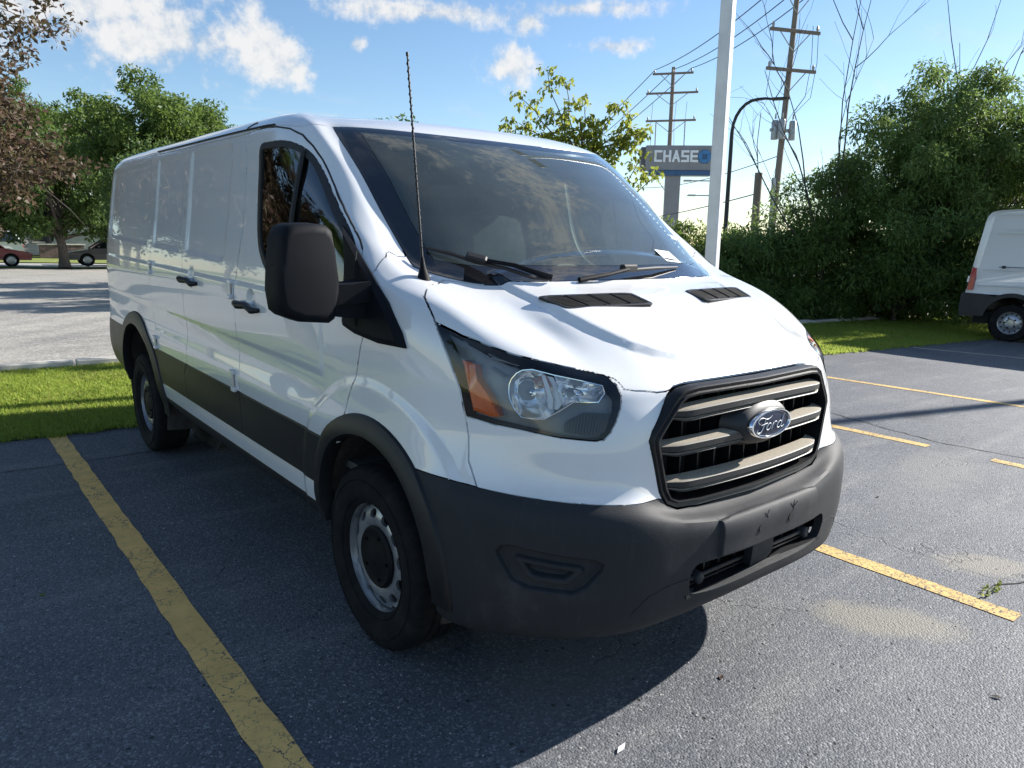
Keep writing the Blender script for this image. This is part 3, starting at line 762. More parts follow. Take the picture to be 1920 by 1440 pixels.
def headlight_guts(lens):
    out = []
    left = [REFL[0], REFL[1], REFL[2], (.758,-.752,1.03), (.748,-.745,1.07), (.745,-.73,1.11), (.748,-.708,1.146)]+REFL[11:]
    right = [(.735,-.768,1.048), (.715,-.78,1.062)]+REFL[5:10]+[REFL[10], (.732,-.735,1.11)]
    out.append(bowl('reflector', left, (.806,-.684,1.086), lens, .045))
    out.append(bowl('reflector', right, (.690,-.785,1.10), lens, .04))
    rim_ = MB(); pts = [on_body(*p, off=-.018)[0] for p in REFL+[REFL[0]]]; rim_.tube(pts, .0022, 5); out.append(rim_.build('reflector_rim', 'chrome', lens, shear=RK, smooth=40))
    spl = [(.762,-.700,1.150),(.731,-.722,1.145),(.727,-.768,1.066),(.745,-.757,1.04),(.766,-.735,1.04),(.765,-.728,1.08)]
    m = MB(); m.loft([[on_body(*p, off=-.035)[0] for p in spl], [on_body(*p, off=-.026)[0] for p in spl]]); out.append(m.build('lamp_divider', 'lens_white', lens, shear=RK, smooth=30))
    for cpt in ((.806,-.684,1.088), (.690,-.785,1.10)):
        p, n = on_body(*cpt, off=-.06); m = MB(); ax = Vector((-.35, -.92, .05)).normalized(); m.tube([p, p+ax*.028, p+ax*.034], [.010, .010, .004], 12); out.append(m.build('bulb', 'chrome', lens, shear=RK, smooth=40))
    m = MB(); c = sum((Vector(p) for p in AMBER), Vector())/len(AMBER)
    def sh(p, s): q = c+(Vector(p)-c)*s; return q
    m.loft([[on_body(*p, off=-.055)[0] for p in AMBER], [on_body(*p, off=-.02)[0] for p in AMBER], [on_body(*sh(p, .82), off=-.014)[0] for p in AMBER]])
    out.append(m.build('amber_reflector', 'amber_lens', lens, shear=RK, smooth=30))
    m = MB(); m.loft([[on_body(*p, off=-.06)[0] for p in RIB], [on_body(*p, off=-.03)[0] for p in RIB]]); out.append(m.build('ribbed_trim', 'lamp_ribbed', lens, shear=RK, smooth=30))
    for k in range(15):
        t = (k+.5)/15; lo = Vector(RIB[5]).lerp(Vector(RIB[4]), min(1, t*1.25)) if t < .8 else Vector(RIB[4]).lerp(Vector(RIB[3]), (t-.8)/.2)
        hi = Vector(RIB[0]).lerp(Vector(RIB[1]), t*2.2) if t < .45 else Vector(RIB[1]).lerp(Vector(RIB[2]), (t-.45)/.55)
        m = MB(); m.tube([on_body(*lo, off=-.028)[0], on_body(*lo.lerp(hi, .5), off=-.028)[0], on_body(*hi, off=-.028)[0]], .0026, 5); out.append(m.build('rib', 'lamp_ribbed', lens, shear=RK, smooth=40))
    # dark steps of the housing behind the lens
    for z0, z1, a0, a1 in ((1.19, 1.215, .86, .80), (1.165, 1.19, .85, .78), (1.13, 1.15, .86, .85)):
        m = MB(); m.tube([on_body(a0, -.56, z1, -.045)[0], on_body(a1, -.62, z0, -.045)[0]], .004, 6); out.append(m.build('housing_step', 'lamp_housing', lens, shear=RK, smooth=40))
    return out
for _o in headlight_guts(vparts['lensL']): mirror_obj(_o, vparts['lensR'])

# --- grille
def y_g(x): return -.955+.15*x*x
def full_outline(h):
    h = [(max(a, 0), z) for a, z in h]; h[0] = (0, h[0][1]); h[-1] = (0, h[-1][1])
    return [(-a, z) for a, z in h]+[(a, z) for a, z in h[-2:0:-1]]
def build_grille():
    root = None
    ol = full_outline(GRILLE); rings = []
    n = len(ol)
    def ring(d, dy):
        q = inset(ol, d) if d else ol; return [(x, y_g(x)+dy, z) for x, z in q]
    m = MB(); R = [ring(.001, .03), ring(.001, -.002), ring(.006, -.010), ring(.018, -.006), ring(.022, -.013), ring(.028, -.012), ring(.030, .06)]
    m.loft(R, True, False); g_ = m.build('grille', 'black_plastic', van, shear=RK, smooth=35)
    m = MB(); m.bm.faces.new([m.bm.verts.new(p) for p in ring(.0, .105)]); m.build('grille_backing', 'gap_dark', g_, shear=RK)
    inner = inset(ol, .029)
    def zspan(x):
        zs = []
        for i in range(n):
            (x0, z0), (x1, z1) = inner[i], inner[(i+1) % n]
            if (x0 <= x < x1) or (x1 <= x < x0): zs.append(z0+(z1-z0)*(x-x0)/(x1-x0))
        return (min(zs), max(zs)) if len(zs) > 1 else None
    for k in range(11):
        x = -.41+k*.082; s_ = zspan(x)
        if s_: MB().box((x, y_g(x)+.075, (s_[0]+s_[1])/2), (.006, .05, s_[1]-s_[0])).build('grille_fin', 'black_plastic', g_, shear=RK)
    # three slats, each a dusty blade over a thin lip
    for z0, w, dz in ((1.030, .440, .012), (.924, .478, .006), (.806, .440, -.002)):
        prof = [(.042, .008), (.012, .003), (.002, -.001), (-.003, -.005), (-.002, -.024), (.006, -.029), (.010, -.032), (.004, -.034), (.001, -.037), (.004, -.041), (.042, -.039)]
        R = []
        for k in range(33):
            u = -1+2*k/32; x = u*w; e = max(0, (abs(u)-.86)/.14)
            R.append([(x*(1 if py < .03 else 1.01), y_g(x)-.018+py+e*.022, z0+dz*(1-u*u)+pz*(1-.35*e)) for py, pz in prof])
        m = MB(); m.loft(R, True, True); m.build('grille_slat', 'grille_plastic', g_, shear=RK, smooth=28)
    # oval badge on its boss
    bc = Vector((0, -1.004, .945)); A_, B_ = .117, .049
    def oval(s, dy, k=40): return [(bc.x+A_*s*math.cos(2*math.pi*i/k), bc.y+dy, bc.z+B_*s*math.sin(2*math.pi*i/k)*(1 if s <= 1.05 else 1.25)) for i in range(k)]
    m = MB(); m.loft([oval(1.5, .085), oval(1.32, .055), oval(1.16, .03), oval(1.04, .017), oval(.9, .014)]); m.build('badge_boss', 'grille_plastic', g_, shear=RK, smooth=50)
    m = MB(); m.loft([oval(1.02, .016), oval(1.02, .004), oval(.985, -.002), oval(.93, -.002), oval(.90, .004)], True, False); bz = m.build('badge', 'chrome', g_, shear=RK, smooth=50)
    m = MB(); m.loft([oval(.91, .003), oval(.6, .0005), oval(.2, -.0008)]); m.build('badge_face', 'badge_blue', bz, shear=RK, smooth=60)
    m = MB(); m.tube([Vector(p) for p in oval(.84, .0015)+oval(.84, .0015)[:1]], .0007, 5); m.build('badge_line', 'chrome', bz, shear=RK, smooth=60)
    def cat(pts, k=6):
        P_ = [Vector((p[0], 0, p[1])) for p in pts]; out = []
        for i in range(len(P_)-1):
            p0, p1, p2, p3 = P_[max(i-1, 0)], P_[i], P_[i+1], P_[min(i+2, len(P_)-1)]
            for j in range(k):
                t = j/k; out.append(.5*((2*p1)+(p2-p0)*t+(2*p0-5*p1+4*p2-p3)*t*t+(3*p1-p0-3*p2+p3)*t**3))
        return out+[P_[-1]]
    def ell(cx, cz, rx, rz, lean=.25, k=14): return [(cx+rx*math.cos(2*math.pi*i/k)+lean*rz*math.sin(2*math.pi*i/k), cz+rz*math.sin(2*math.pi*i/k)) for i in range(k+1)]
    letters = [[[(-.60,.10),(-.70,.26),(-.62,.44),(-.44,.44),(-.28,.34),(-.12,.40),(-.02,.52)], [(-.34,.40),(-.38,.12),(-.46,-.22),(-.58,-.42),(-.72,-.36),(-.70,-.22)], [(-.54,.02),(-.40,.06),(-.24,.10)]],
               [ell(-.16, -.14, .10, .20)], [[(.05,.08),(.03,-.12),(-.01,-.34)], [(.03,-.10),(.12,.06),(.22,.08),(.24,.0)]],
               [ell(.37, -.14, .10, .20), [(.60,.46),(.54,.16),(.46,-.20),(.50,-.34),(.62,-.24)]]]
    for L_ in letters:
        m = MB()
        for st in L_:
            pts = [Vector((bc.x+p.x*A_*1.0, bc.y-.0015, bc.z+p.z*B_*1.12)) for p in cat(st, 4)]; kk = len(pts); m.tube(pts, [.0009+.0008*math.sin(math.pi*i/(kk-1)) for i in range(kk)], 6)
        m.build('badge_letter', 'lens_white', bz, shear=RK, smooth=60)
    return g_
grille = build_grille()

# --- lower intake behind the bumper opening
def build_intake(bp):
    MB().box((0, -.90, .495), (.86, .02, .16)).build('intake_backing', 'gap_dark', bp, shear=RK)
    MB().box((0, -.975, .478), (.72, .012, .014), bevel=.003).build('intake_bar', 'black_plastic', bp, shear=RK)
    MB().box((0, -.965, .455), (.72, .012, .006)).build('intake_bar', 'black_plastic', bp, shear=RK)
    for x in (-.27, -.19, -.10, .10, .19, .27): MB().box((x, -.95, .495), (.006, .03, .12)).build('intake_fin', 'black_plastic', bp, shear=RK)
    m = MB(); m.prism([(-.062, -1.012, .555), (.062, -1.012, .555), (.062, -1.006, .475), (.05, -.995, .445), (-.05, -.995, .445), (-.062, -1.006, .475)], (0, .03, 0)); m.build('tow_cover', 'bumper_plastic', bp, shear=RK, bevel=.003)
    for s_ in (-1, 1):
        m = MB(); m.lathe([(.0, -.016), (.016, -.016), (.021, -.012), (.022, .03)], 20, 'Y', (s_*.318, -.975, .474)); m.build('bumper_plug', 'bumper_plastic', bp, shear=RK, smooth=50)
        m = MB(); m.lathe([(.0135, .006), (.0135, -.0012), (.006, -.0012), (0, -.0012)], 18, 'Y', (s_*.089, -1.0525, .612)); m.build('plate_hole', 'gap_dark', bp, shear=RK, smooth=50)
    for pts in ([(.105, .668), (.097, .650), (.104, .638), (.092, .630)], [(.125, .66), (.103, .646)], [(-.05, .668), (-.062, .652), (-.054, .642)]):
        m = MB(); m.tube([Vector((x, -1.0525, z)) for x, z in pts], .0014, 4); m.build('crack', 'gap_dark', bp, shear=RK)
    MB().box((0, -.925, .437), (.80, .15, .012)).build('intake_floor', 'black_plastic', bp, shear=RK)
    # underside of bumper
    MB().box((0, -.62, .385), (1.3, .45, .02)).build('under_tray', 'black_plastic', bp, shear=RK)
build_intake(vparts['bumper'])


# --- hood vents
VENT = [(.566,-.437,1.336), (.152,-.486,1.338), (.151,-.602,1.307), (.5235,-.554,1.302)]
def build_vent(hood):
    c = sum((Vector(p) for p in VENT), Vector())/4; nrm_ = on_body(*c)[1]
    A, B, C_, D = [Vector((-p[0], p[1], p[2])) for p in VENT]
    nrm_ = Vector((.05, -.28, .96)).normalized()
    uv = round_poly([(0, 0), (1, 0), (1, 1), (0, 1)], .12, 4)
    def pt(u, v, dz=0.): return (A.lerp(B, u)).lerp(D.lerp(C_, u), v)+nrm_*(dz+.004*math.sin(math.pi*min(1, max(0, u))))
    def loop(d, dz): return [pt(.5+(u-.5)*(1-d*5.2), .5+(v-.5)*(1-d*17), dz+.003) for u, v in uv]
    m = MB(); m.loft([loop(0, -.004), loop(0, .003), loop(.004, .005), loop(.013, .003), loop(.016, -.010)], True, False)
    f = m.build('hood_vent', 'black_plastic', hood, shear=RK, smooth=40)
    m = MB(); m.bm.faces.new([m.bm.verts.new(p) for p in loop(.0, -.022)]); m.build('vent_backing', 'gap_dark', f, shear=RK)
    out = [f]
    for k in range(8):
        v = .16+.68*(k+.5)/8; m = MB(); m.tube([pt(.05+.9*j/6, v, .004) for j in range(7)], .0020, 5); m.build('vent_louvre', 'gap_dark', f, shear=RK)
    for u in (.26, .5, .74): m = MB(); m.tube([pt(u, .1, .006), pt(u, .9, .006)], .0028, 5); m.build('vent_louvre', 'rubber', f, shear=RK)
    return f
_v = build_vent(vparts['hood'])
def mirror_tree(o, parent):
    c = mirror_obj(o, parent)
    for ch in children(o): mirror_tree(ch, c)
    return c
mirror_tree(_v, vparts['hood'])

# --- wheel arch flares and liners
def flare(cyl, th0, th1):
    cy, cz, r, ro = cyl; R = []; N_ = 44
    for k in range(N_+1):
        th = th0+(th1-th0)*k/N_; u, w = math.cos(th), math.sin(th)
        def at(rad, off):
            y, z = cy+rad*u, cz+rad*w; p, n = on_body(1.0, y, max(z, .40)); p.z = z; return Vector((p.x-off, y, z))
        x_out = at(ro, 0).x
        taper = min(1, (th-th0)/.25+.15, (th1-th)/.25+.15)
        bs = at(ro, .0); md = at((r+ro)/2, .018*taper+.004); lip = at(r+.006, .016*taper+.004); 
        R.append([bs, at(ro-.004, .010*taper), md, lip, at(r, .010), Vector((lip.x+.05, cy+(r-.004)*u, cz+(r-.004)*w))])
    m = MB(); m.loft(R, False, False); return m
def liner(cyl):
    cy, cz, r, ro = cyl; R = []
    for k in range(25):
        th = -.35+(math.pi+.7)*k/24; R.append([Vector((-.965, cy+(r+.012)*math.cos(th), cz+(r+.012)*math.sin(th))), Vector((-.86, cy+(r+.03)*math.cos(th), cz+(r+.03)*math.sin(th))), Vector((-.60, cy+(r+.03)*math.cos(th), cz+(r+.03)*math.sin(th)))])
    m = MB(); m.loft(R, False, False)
    m.bm.faces.new([m.bm.verts.new((-.60, cy+(r+.03)*math.cos(2*math.pi*k/24), cz+(r+.03)*math.sin(2*math.pi*k/24))) for k in range(24)])
    return m
for cyl, t0, t1 in ((ARCH_F, -.10, math.pi+.12), (ARCH_R, .02, math.pi+.10)):
    f = flare(cyl, t0, t1).build('wheel_arch', 'cladding_plastic', van, shear=RK, smooth=40); mirror_obj(f, van)
    l_ = liner(cyl).build('wheel_liner', 'wheel_liner', van, shear=RK, smooth=50); mirror_obj(l_, van)

# --- wheels
def make_wheel():
    root = bpy.data.objects.new('wheel', None); COL.objects.link(root); root.parent = van
    n = 144; m = MB()
    prof = [(.205, .088), (.214, .100), (.245, .114), (.285, .119), (.318, .113), (.336, .104), (.3465, .090), (.350, .070), (.350, .045), (.343, .041), (.343, .034), (.3505, .030), (.3505, .004), (.343, .0), (.343, -.008), (.3505, -.012), (.3505, -.040), (.343, -.044), (.343, -.051), (.350, -.055), (.350, -.075), (.345, -.092), (.318, -.113), (.25, -.116), (.205, -.09)]
    R = []
    for r, h in prof:
        ring = []
        for k in range(n):
            t = 2*math.pi*k/n; rr = r
            if abs(h) > .055 and .325 < r and (k % 3 == 0): rr -= .006
            elif r > .3495 and abs(h) < .05 and (k % 4 == 0): rr -= .003
            ring.append((-h, rr*math.cos(t), rr*math.sin(t)))
        R.append(ring)
    m.loft(R, True, False); ty = m.build('tyre', 'tyre_rubber', root, smooth=32)
    # raised sidewall rings
    m = MB()
    for rr_, hh in ((.298, .1185), (.228, .108)): m.lathe([(rr_-.003, -hh+.002), (rr_, -hh-.0025), (rr_+.003, -hh+.002)], 64, 'X')
    m.build('sidewall_ring', 'tyre_rubber', ty, smooth=40)
    m = MB(); m.lathe([(.215, -.100), (.2215, -.098), (.222, -.092), (.2175, -.088), (.2085, -.086), (.2065, -.078), (.2055, -.03), (.197, -.015), (.190, .07)], 96, 'X'); rim_ = m.build('rim', 'steel_wheel', root, smooth=35)
    # pressed disc with twelve hand holes
    def hz(r): 
        t = (r-.112)/(.196-.112); return -(.058+.034*math.sin(math.pi*min(1, max(0, 1-t))*.62+.35) - .012)
    m = MB(); ns = 12; kk = 20
    for s_ in range(ns):
        t0 = 2*math.pi*s_/ns; hw = math.pi/ns
        hole = []; bound = []
        for k in range(kk):
            an = 2*math.pi*k/kk; ca, sa = math.cos(an), math.sin(an)
            rr_ = .165+.0165*sa; tt = t0+.024*ca/.165; hole.append((rr_, tt))
            q = max(abs(ca), abs(sa)); bx, by = ca/q, sa/q
            bound.append((.155+.042*by, t0+hw*bx))
        def P3(L_, dh=0): return [(hz(r)+dh, r*math.cos(t), r*math.sin(t)) for r, t in L_]
        m.loft([P3(bound), P3([((a[0]+b[0])/2, (a[1]+b[1])/2) for a, b in zip(bound, hole)]), P3(hole), P3(hole, .012)], True, False)
    bmesh.ops.remove_doubles(m.bm, verts=m.bm.verts[:], dist=1e-5)
    m.build('wheel_disc', 'steel_wheel', root, smooth=45)
    m = MB(); m.lathe([(.117, hz(.117)-.001), (.1175, hz(.117)-.008), (.108, hz(.117)-.016), (.085, hz(.117)-.010), (.06, hz(.117)-.013), (.035, hz(.117)-.019), (.0, hz(.117)-.021)], 48, 'X'); hc = m.build('hub_cap', 'hub_cap_black', root, smooth=40)
    for k in range(5):
        t = 2*math.pi*k/5+.3; MB().tube([(hz(.117)-.008, .085*math.cos(t), .085*math.sin(t)), (hz(.117)-.020, .085*math.cos(t), .085*math.sin(t))], .006, 6).build('lug_nut', 'hub_cap_black', hc)
    m = MB(); m.lathe([(.20, .02), (.0, .02)], 32, 'X'); m.build('light_block_disc', 'gap_dark', root)  # plain dark disc added behind the hand holes to block light
    return root
wheel0 = make_wheel()
for k, (x, y, fl) in enumerate(((-.866, 0., 0), (-.880, 3.30, 0), (.866, 0., 1), (.880, 3.30, 1))):
    w = wheel0 if k == 0 else copy_tree(wheel0, van)
    w.location = (x, y, .348); w.rotation_euler = (.35+.5*k, 0, math.pi*fl)

# --- mirror, sail and arm
SAIL = [(.20,1.575),(.064,1.482),(-.039,1.407),(-.163,1.312),(-.250,1.222),(-.276,1.174),(-.13,1.172),(.03,1.186),(.115,1.205),(.125,1.40),(.165,1.50)]
def sail_mesh():
    m = MB(); n = len(SAIL); ins = inset(SAIL, .02)
    base = [on_body(.97, y, z, -.005)[0] for y, z in SAIL]; mid = [on_body(.97, y, z, .012)[0] for y, z in SAIL]; top = [on_body(.97, y, z, .026)[0] for y, z in ins]
    m.loft([base, mid, top]); return m
MIRR = [(1.296,1.285),(1.304,1.346),(1.298,1.429),(1.286,1.520),(1.272,1.548),(1.243,1.560),(1.181,1.563),(1.133,1.558),(1.114,1.540),(1.104,1.484),(1.092,1.373),(1.098,1.303),(1.112,1.252),(1.134,1.238),(1.226,1.247),(1.277,1.268)]
def mirror_head(parent, folded):
    cx, cz = 1.195, 1.40; objs = []
    def ring(s, y, dx=0): return [Vector((-(cx+(a-cx)*s+dx), y, cz+(z-cz)*s)) for a, z in MIRR]
    def xf(m):
        if folded:
            M = Matrix.Translation((-1.0, .0, 0)) @ Matrix.Rotation(math.radians(-72), 4, 'Z') @ Matrix.Translation((1.03, -.0, 0)); bmesh.ops.transform(m.bm, matrix=M, verts=m.bm.verts[:])
        return m
    m = MB(); m.loft([ring(.80, -.074), ring(.92, -.071), ring(.98, -.058), ring(1.0, -.02), ring(1.0, .01), ring(1.0, .045), ring(.97, .055)]); h = xf(m).build('mirror', 'mirror_plastic', parent, shear=RK, smooth=50)
    m = MB(); m.loft([ring(.9, .0555), ring(.9, .058)]); xf(m).build('mirror_glass', 'chrome', h, shear=RK)
    m = MB(); pts = [Vector((-1.300, -.012, 1.43)), Vector((-1.27, -.052, 1.425)), Vector((-1.245, -.066, 1.40)), Vector((-1.235, -.070, 1.34)), Vector((-1.24, -.066, 1.285)), Vector((-1.27, -.045, 1.275))]; m.tube(pts, .0022, 5); xf(m).build('mirror_seam', 'gap_dark', h, shear=RK)
    return h
def build_mirror(door, folded=False, mirror=False):
    s_ = sail_mesh().build('mirror_base', 'mirror_plastic', door, shear=RK, smooth=35)
    h = mirror_head(s_, folded)
    m = MB(); m.loft([[Vector((-.985, y, z)) for y, z in ((-.075, 1.305), (.06, 1.305), (.06, 1.375), (-.075, 1.375))], [Vector((-1.05, y, z)) for y, z in ((-.065, 1.300), (.045, 1.300), (.045, 1.366), (-.065, 1.366))], [Vector((-1.13, y, z)) for y, z in ((-.055, 1.300), (.035, 1.300), (.035, 1.366), (-.055, 1.366))]])
    a1 = m.build('mirror_arm', 'mirror_plastic', s_, shear=RK, bevel=.008, smooth=40)
    m = MB(); m.loft([[Vector((-.985, y, z)) for y, z in ((-.06, 1.245), (.06, 1.245), (.06, 1.30), (-.06, 1.30))], [Vector((-1.125, y, z)) for y, z in ((-.045, 1.262), (.04, 1.262), (.04, 1.299), (-.045, 1.299))]])
    a2 = m.build('mirror_arm', 'mirror_plastic', s_, shear=RK, bevel=.008, smooth=40)
    m = MB(); m.tube([on_body(.97, y, z, .027)[0] for y, z in ((.055, 1.47), (.04, 1.43), (.02, 1.36), (.005, 1.28), (.0, 1.215))], .003, 6); m.build('mirror_seam', 'gap_dark', s_, shear=RK)
    return s_
build_mirror(vparts['doorL'])
_s = sail_mesh().build('mirror_base', 'mirror_plastic', vparts['doorL'], shear=RK, smooth=35); mirror_tree(_s, vparts['doorR'])
def kill(o):
    for ch in children(o): kill(ch)
    bpy.data.objects.remove(o)
kill(_s)

# --- door furniture
def bar_on(pts, r, name, mat, parent, off, n=10):
    m = MB(); P_ = [on_body(*p, off=o_)[0] for p, o_ in zip(pts, off)]; m.tube(P_, r, n); return m.build(name, mat, parent, shear=RK, smooth=50)
for key, y0, y1, z in (('doorL', .935, 1.19, 1.18), ('cargoAL', 1.835, 2.095, 1.235)):
    h = bar_on([(.994, y1, z+.010, ), (.994, y1-.012, z+.010), (.994, y1-.07, z+.006), (.994, (y0+y1)/2, z), (.994, y0+.03, z-.004), (.994, y0, z-.002)], [.010, .016, .017, .016, .015, .010], 'door_handle', 'black_plastic', vparts[key], [.004, .026, .036, .034, .028, .004])
    mirror_obj(h, vparts[key[:-1]+'R'])
for key, y, z, hh in (('cargoAL', 1.30, 1.245, .085), ('cargoAL', 1.30, .80, .10), ('cargoBL', 2.815, 1.27, .075), ('cargoBL', 2.76, .80, .075)):
    for q in (-1, 1):
        p, n = on_body(.995, y, z+q*hh*.42, .008); o = MB().box(p, (.022, .042, .022), bevel=.004).build('hinge', 'white_paint', vparts[key], shear=RK); mirror_obj(o, vparts[key[:-1]+'R'])
    p, n = on_body(.995, y, z, .007); o = MB().tube([p-Vector((0, 0, hh/2)), p+Vector((0, 0, hh/2))], .007, 8).build('hinge_pin', 'metal_bolt', vparts[key], shear=RK, smooth=40); mirror_obj(o, vparts[key[:-1]+'R'])
# window divider
for sd_ in ('L', 'R'):
    P_ = [on_body(.93, .635, z, .004)[0] for z in (1.865, 1.75, 1.6, 1.45, 1.335)]; m = MB(); m.tube(P_, .011, 6); o = m.build('window_bar', 'rubber', vparts['doorL'], shear=RK, smooth=40)
    if sd_ == 'R': mirror_obj(o, vparts['doorR']); bpy.data.objects.remove(o)
# drip channel along the roof
P_ = [on_body(.89, y, 1.985, .003)[0] for y in np.linspace(.95, 2.85, 24)]; o = MB().tube(P_, .004, 5).build('drip_rail', 'rubber', vparts['roof'], shear=RK); mirror_obj(o, vparts['roof'])
P_ = [on_body(.88, y, z, .002)[0] for y, z in ((1.30, 1.975), (1.285, 2.0), (1.25, 2.03), (1.22, 2.045))]; o = MB().tube(P_, .0022, 5).build('roof_seam', 'gap_dark', vparts['roof'], shear=RK); mirror_obj(o, vparts['roof'])
# A pillar door gap is wide and dark
_k2 = KDTree(len(VKD)); _side = []
for _i, (_p, _n) in enumerate(VKD):
    _k2.insert((0, _p[1], _p[2]) if _p[0] < -.72 else (0, 50, 50), _i)
_k2.balance()
def side_point(y, z, off=0.):
    w = 0; p = Vector(); n = Vector()
    for co, i, d in _k2.find_n((0, y, z), 4): k = 1/(d+.003); w += k; p += Vector(VKD[i][0])*k; n += Vector(VKD[i][1])*k
    p /= w; n.normalize(); return Vector((p.x, y, z))+n*off
_pl = [(1.10, 1.9745), (1.0, 1.973), (.917, 1.968), (.80, 1.951), (.69, 1.918), (.60, 1.868), (.52, 1.812), (.413, 1.730), (.278, 1.630), (.165, 1.548), (.109, 1.508), (.066, 1.47)]
_pl2 = []
for (_a, _b) in zip(_pl[:-1], _pl[1:]):
    for _k in range(4): _pl2.append((_a[0]+(_b[0]-_a[0])*_k/4, _a[1]+(_b[1]-_a[1])*_k/4))
o = MB().tube([side_point(y, z, -.0015) for y, z in _pl2], .0048, 6).build('door_seal', 'rubber', vparts['doorL'], shear=RK, smooth=60); mirror_obj(o, vparts['doorR'])
# windshield moulding along the pillar
# antenna on the right wing
def build_antenna(f):
    b = Vector((-.822, -.146, 1.385)); t = Vector((-.815, -.045, 2.118)); ax = (t-b)
    m = MB(); m.tube([b-ax*.01, b+ax*.02, b+ax*.05, b+ax*.10], [.024, .019, .011, .006], 14); an = m.build('antenna', 'mirror_plastic', f, shear=RK, smooth=50)
    m = MB(); m.tube([b+ax*.09, b+ax*.5, t], [.0042, .0036, .003], 8); m.build('antenna_mast', 'rubber', an, shear=RK, smooth=40)
    pts = []; u = ax.normalized(); e1 = u.orthogonal().normalized(); e2 = u.cross(e1)
    for k in range(241): q = k/240; a = 2*math.pi*q*26; pts.append(b+ax*(.12+.87*q)+(e1*math.cos(a)+e2*math.sin(a))*.0042)
    m = MB(); m.tube(pts, .0016, 4); m.build('antenna_coil', 'rubber', an, shear=RK)
    m = MB(); m.tube([t, t+u*.012], .005, 8); m.build('antenna_tip', 'rubber', an, shear=RK)
build_antenna(vparts['fenderL'])
# roof fin
m = MB(); m.loft([[(.66, .94, 2.02), (.69, 1.16, 2.02), (.73, 1.16, 2.02), (.74, .94, 2.02)], [(.685, 1.02, 2.075), (.695, 1.13, 2.085), (.71, 1.13, 2.085), (.715, 1.02, 2.075)]]); m.build('roof_fin', 'black_plastic', vparts['roof'], shear=RK, bevel=.006, smooth=40)

# --- wipers
def wiper(pts, clamp, name='wiper'):
    P_ = [on_body(*p, off=o_)[0] for p, o_ in pts]
    m = MB(); m.tube(P_, [.005]+[.007]*(len(P_)-2)+[.005], 6); w = m.build(name, 'rubber', ws_obj, shear=RK, smooth=40)
    c, n = on_body(*clamp, off=.036); d = (P_[-1]-P_[0]).normalized(); rot = Matrix((d, n.cross(d), n)).transposed()
    MB().box(c, (.075, .03, .03), rot, bevel=.006).build('wiper_clamp', 'rubber', w, shear=RK)
    m = MB(); m.tube([c, c+(P_[-1]-c)*.5+n*.02, P_[-1]+n*.012], [.007, .008, .012], 8); m.build('wiper_arm', 'mirror_plastic', w, shear=RK, smooth=40)
ws_obj = [o for o in children(van) if o.name.startswith('windshield')][0]
wiper([((.741, -.035, 1.478), .014), ((.68, -.10, 1.452), .018), ((.623, -.168, 1.425), .020), ((.55, -.25, 1.395), .022), ((.484, -.325, 1.372), .02), ((.42, -.345, 1.37), .012)], (.622, -.168, 1.425))
def wiper_r():
    def q(a, y, z, off): p, n = on_body(abs(a), y, z, off); return Vector((a, p.y, p.z))
    P_ = [q(.30, -.335, 1.395, .012), q(.22, -.345, 1.392, .016), q(.05, -.345, 1.392, .018), q(-.12, -.345, 1.39, .018), q(-.25, -.34, 1.388, .012)]
    P_ = [Vector((-(.287), -.352, 1.385)), Vector((-.18, -.362, 1.400)), Vector((-.03, -.352, 1.414)), Vector((.16, -.335, 1.42)), Vector((.34, -.30, 1.42))]
    m = MB(); m.tube(P_, [.005, .007, .007, .007, .004], 6); w = m.build('wiper', 'rubber', ws_obj, shear=RK, smooth=40)
    MB().box((-.03, -.362, 1.424), (.08, .03, .028), bevel=.006).build('wiper_clamp', 'rubber', w, shear=RK)
    MB().tube([(-.03, -.37, 1.422), (-.16, -.385, 1.404), (-.30, -.37, 1.385)], [.007, .008, .011], 8).build('wiper_arm', 'mirror_plastic', w, shear=RK, smooth=40)
wiper_r()
def quad_on_ws(cx, y, z, w, h, mat, name, parent):
    def q(a, yy, zz): p, n = on_body(abs(a), yy, zz, .0018); return Vector((a, p.y, p.z))
    m = MB(); m.loft([[q(cx-w/2, y-h*.8, z-h*.6), q(cx+w/2, y-h*.8, z-h*.6), q(cx+w/2, y, z), q(cx-w/2, y, z)], [q(cx-w/2, y-h*.8, z-h*.6)+Vector((0, .001, -.001)), q(cx+w/2, y-h*.8, z-h*.6)+Vector((0, .001, -.001)), q(cx+w/2, y, z)+Vector((0, .001, -.001)), q(cx-w/2, y, z)+Vector((0, .001, -.001))]])
    return m.build(name, mat, parent, shear=RK)
stk = quad_on_ws(.365, -.19, 1.487, .105, .085, 'paper_white', 'sticker', ws_obj)
def print_on(cx, dz, w, h): quad_on_ws(cx, -.19+dz*1.3, 1.4885+dz, w, h, 'ink_black', 'sticker_print', stk)
for cx, dz, w, h in ((.338, -.006, .007, .034), (.356, -.006, .020, .006), (.356, -.0155, .020, .006), (.356, -.025, .020, .006), (.3635, -.008, .006, .012), (.349, -.017, .006, .012), (.385, -.006, .006, .034), (.400, -.006, .006, .034), (.392, -.006, .018, .006), (.392, -.026, .018, .006), (.365, -.038, .085, .008)): print_on(cx, dz, w, h)
quad_on_ws(.608, -.04, 1.548, .045, .028, 'paper_white', 'sticker', ws_obj)

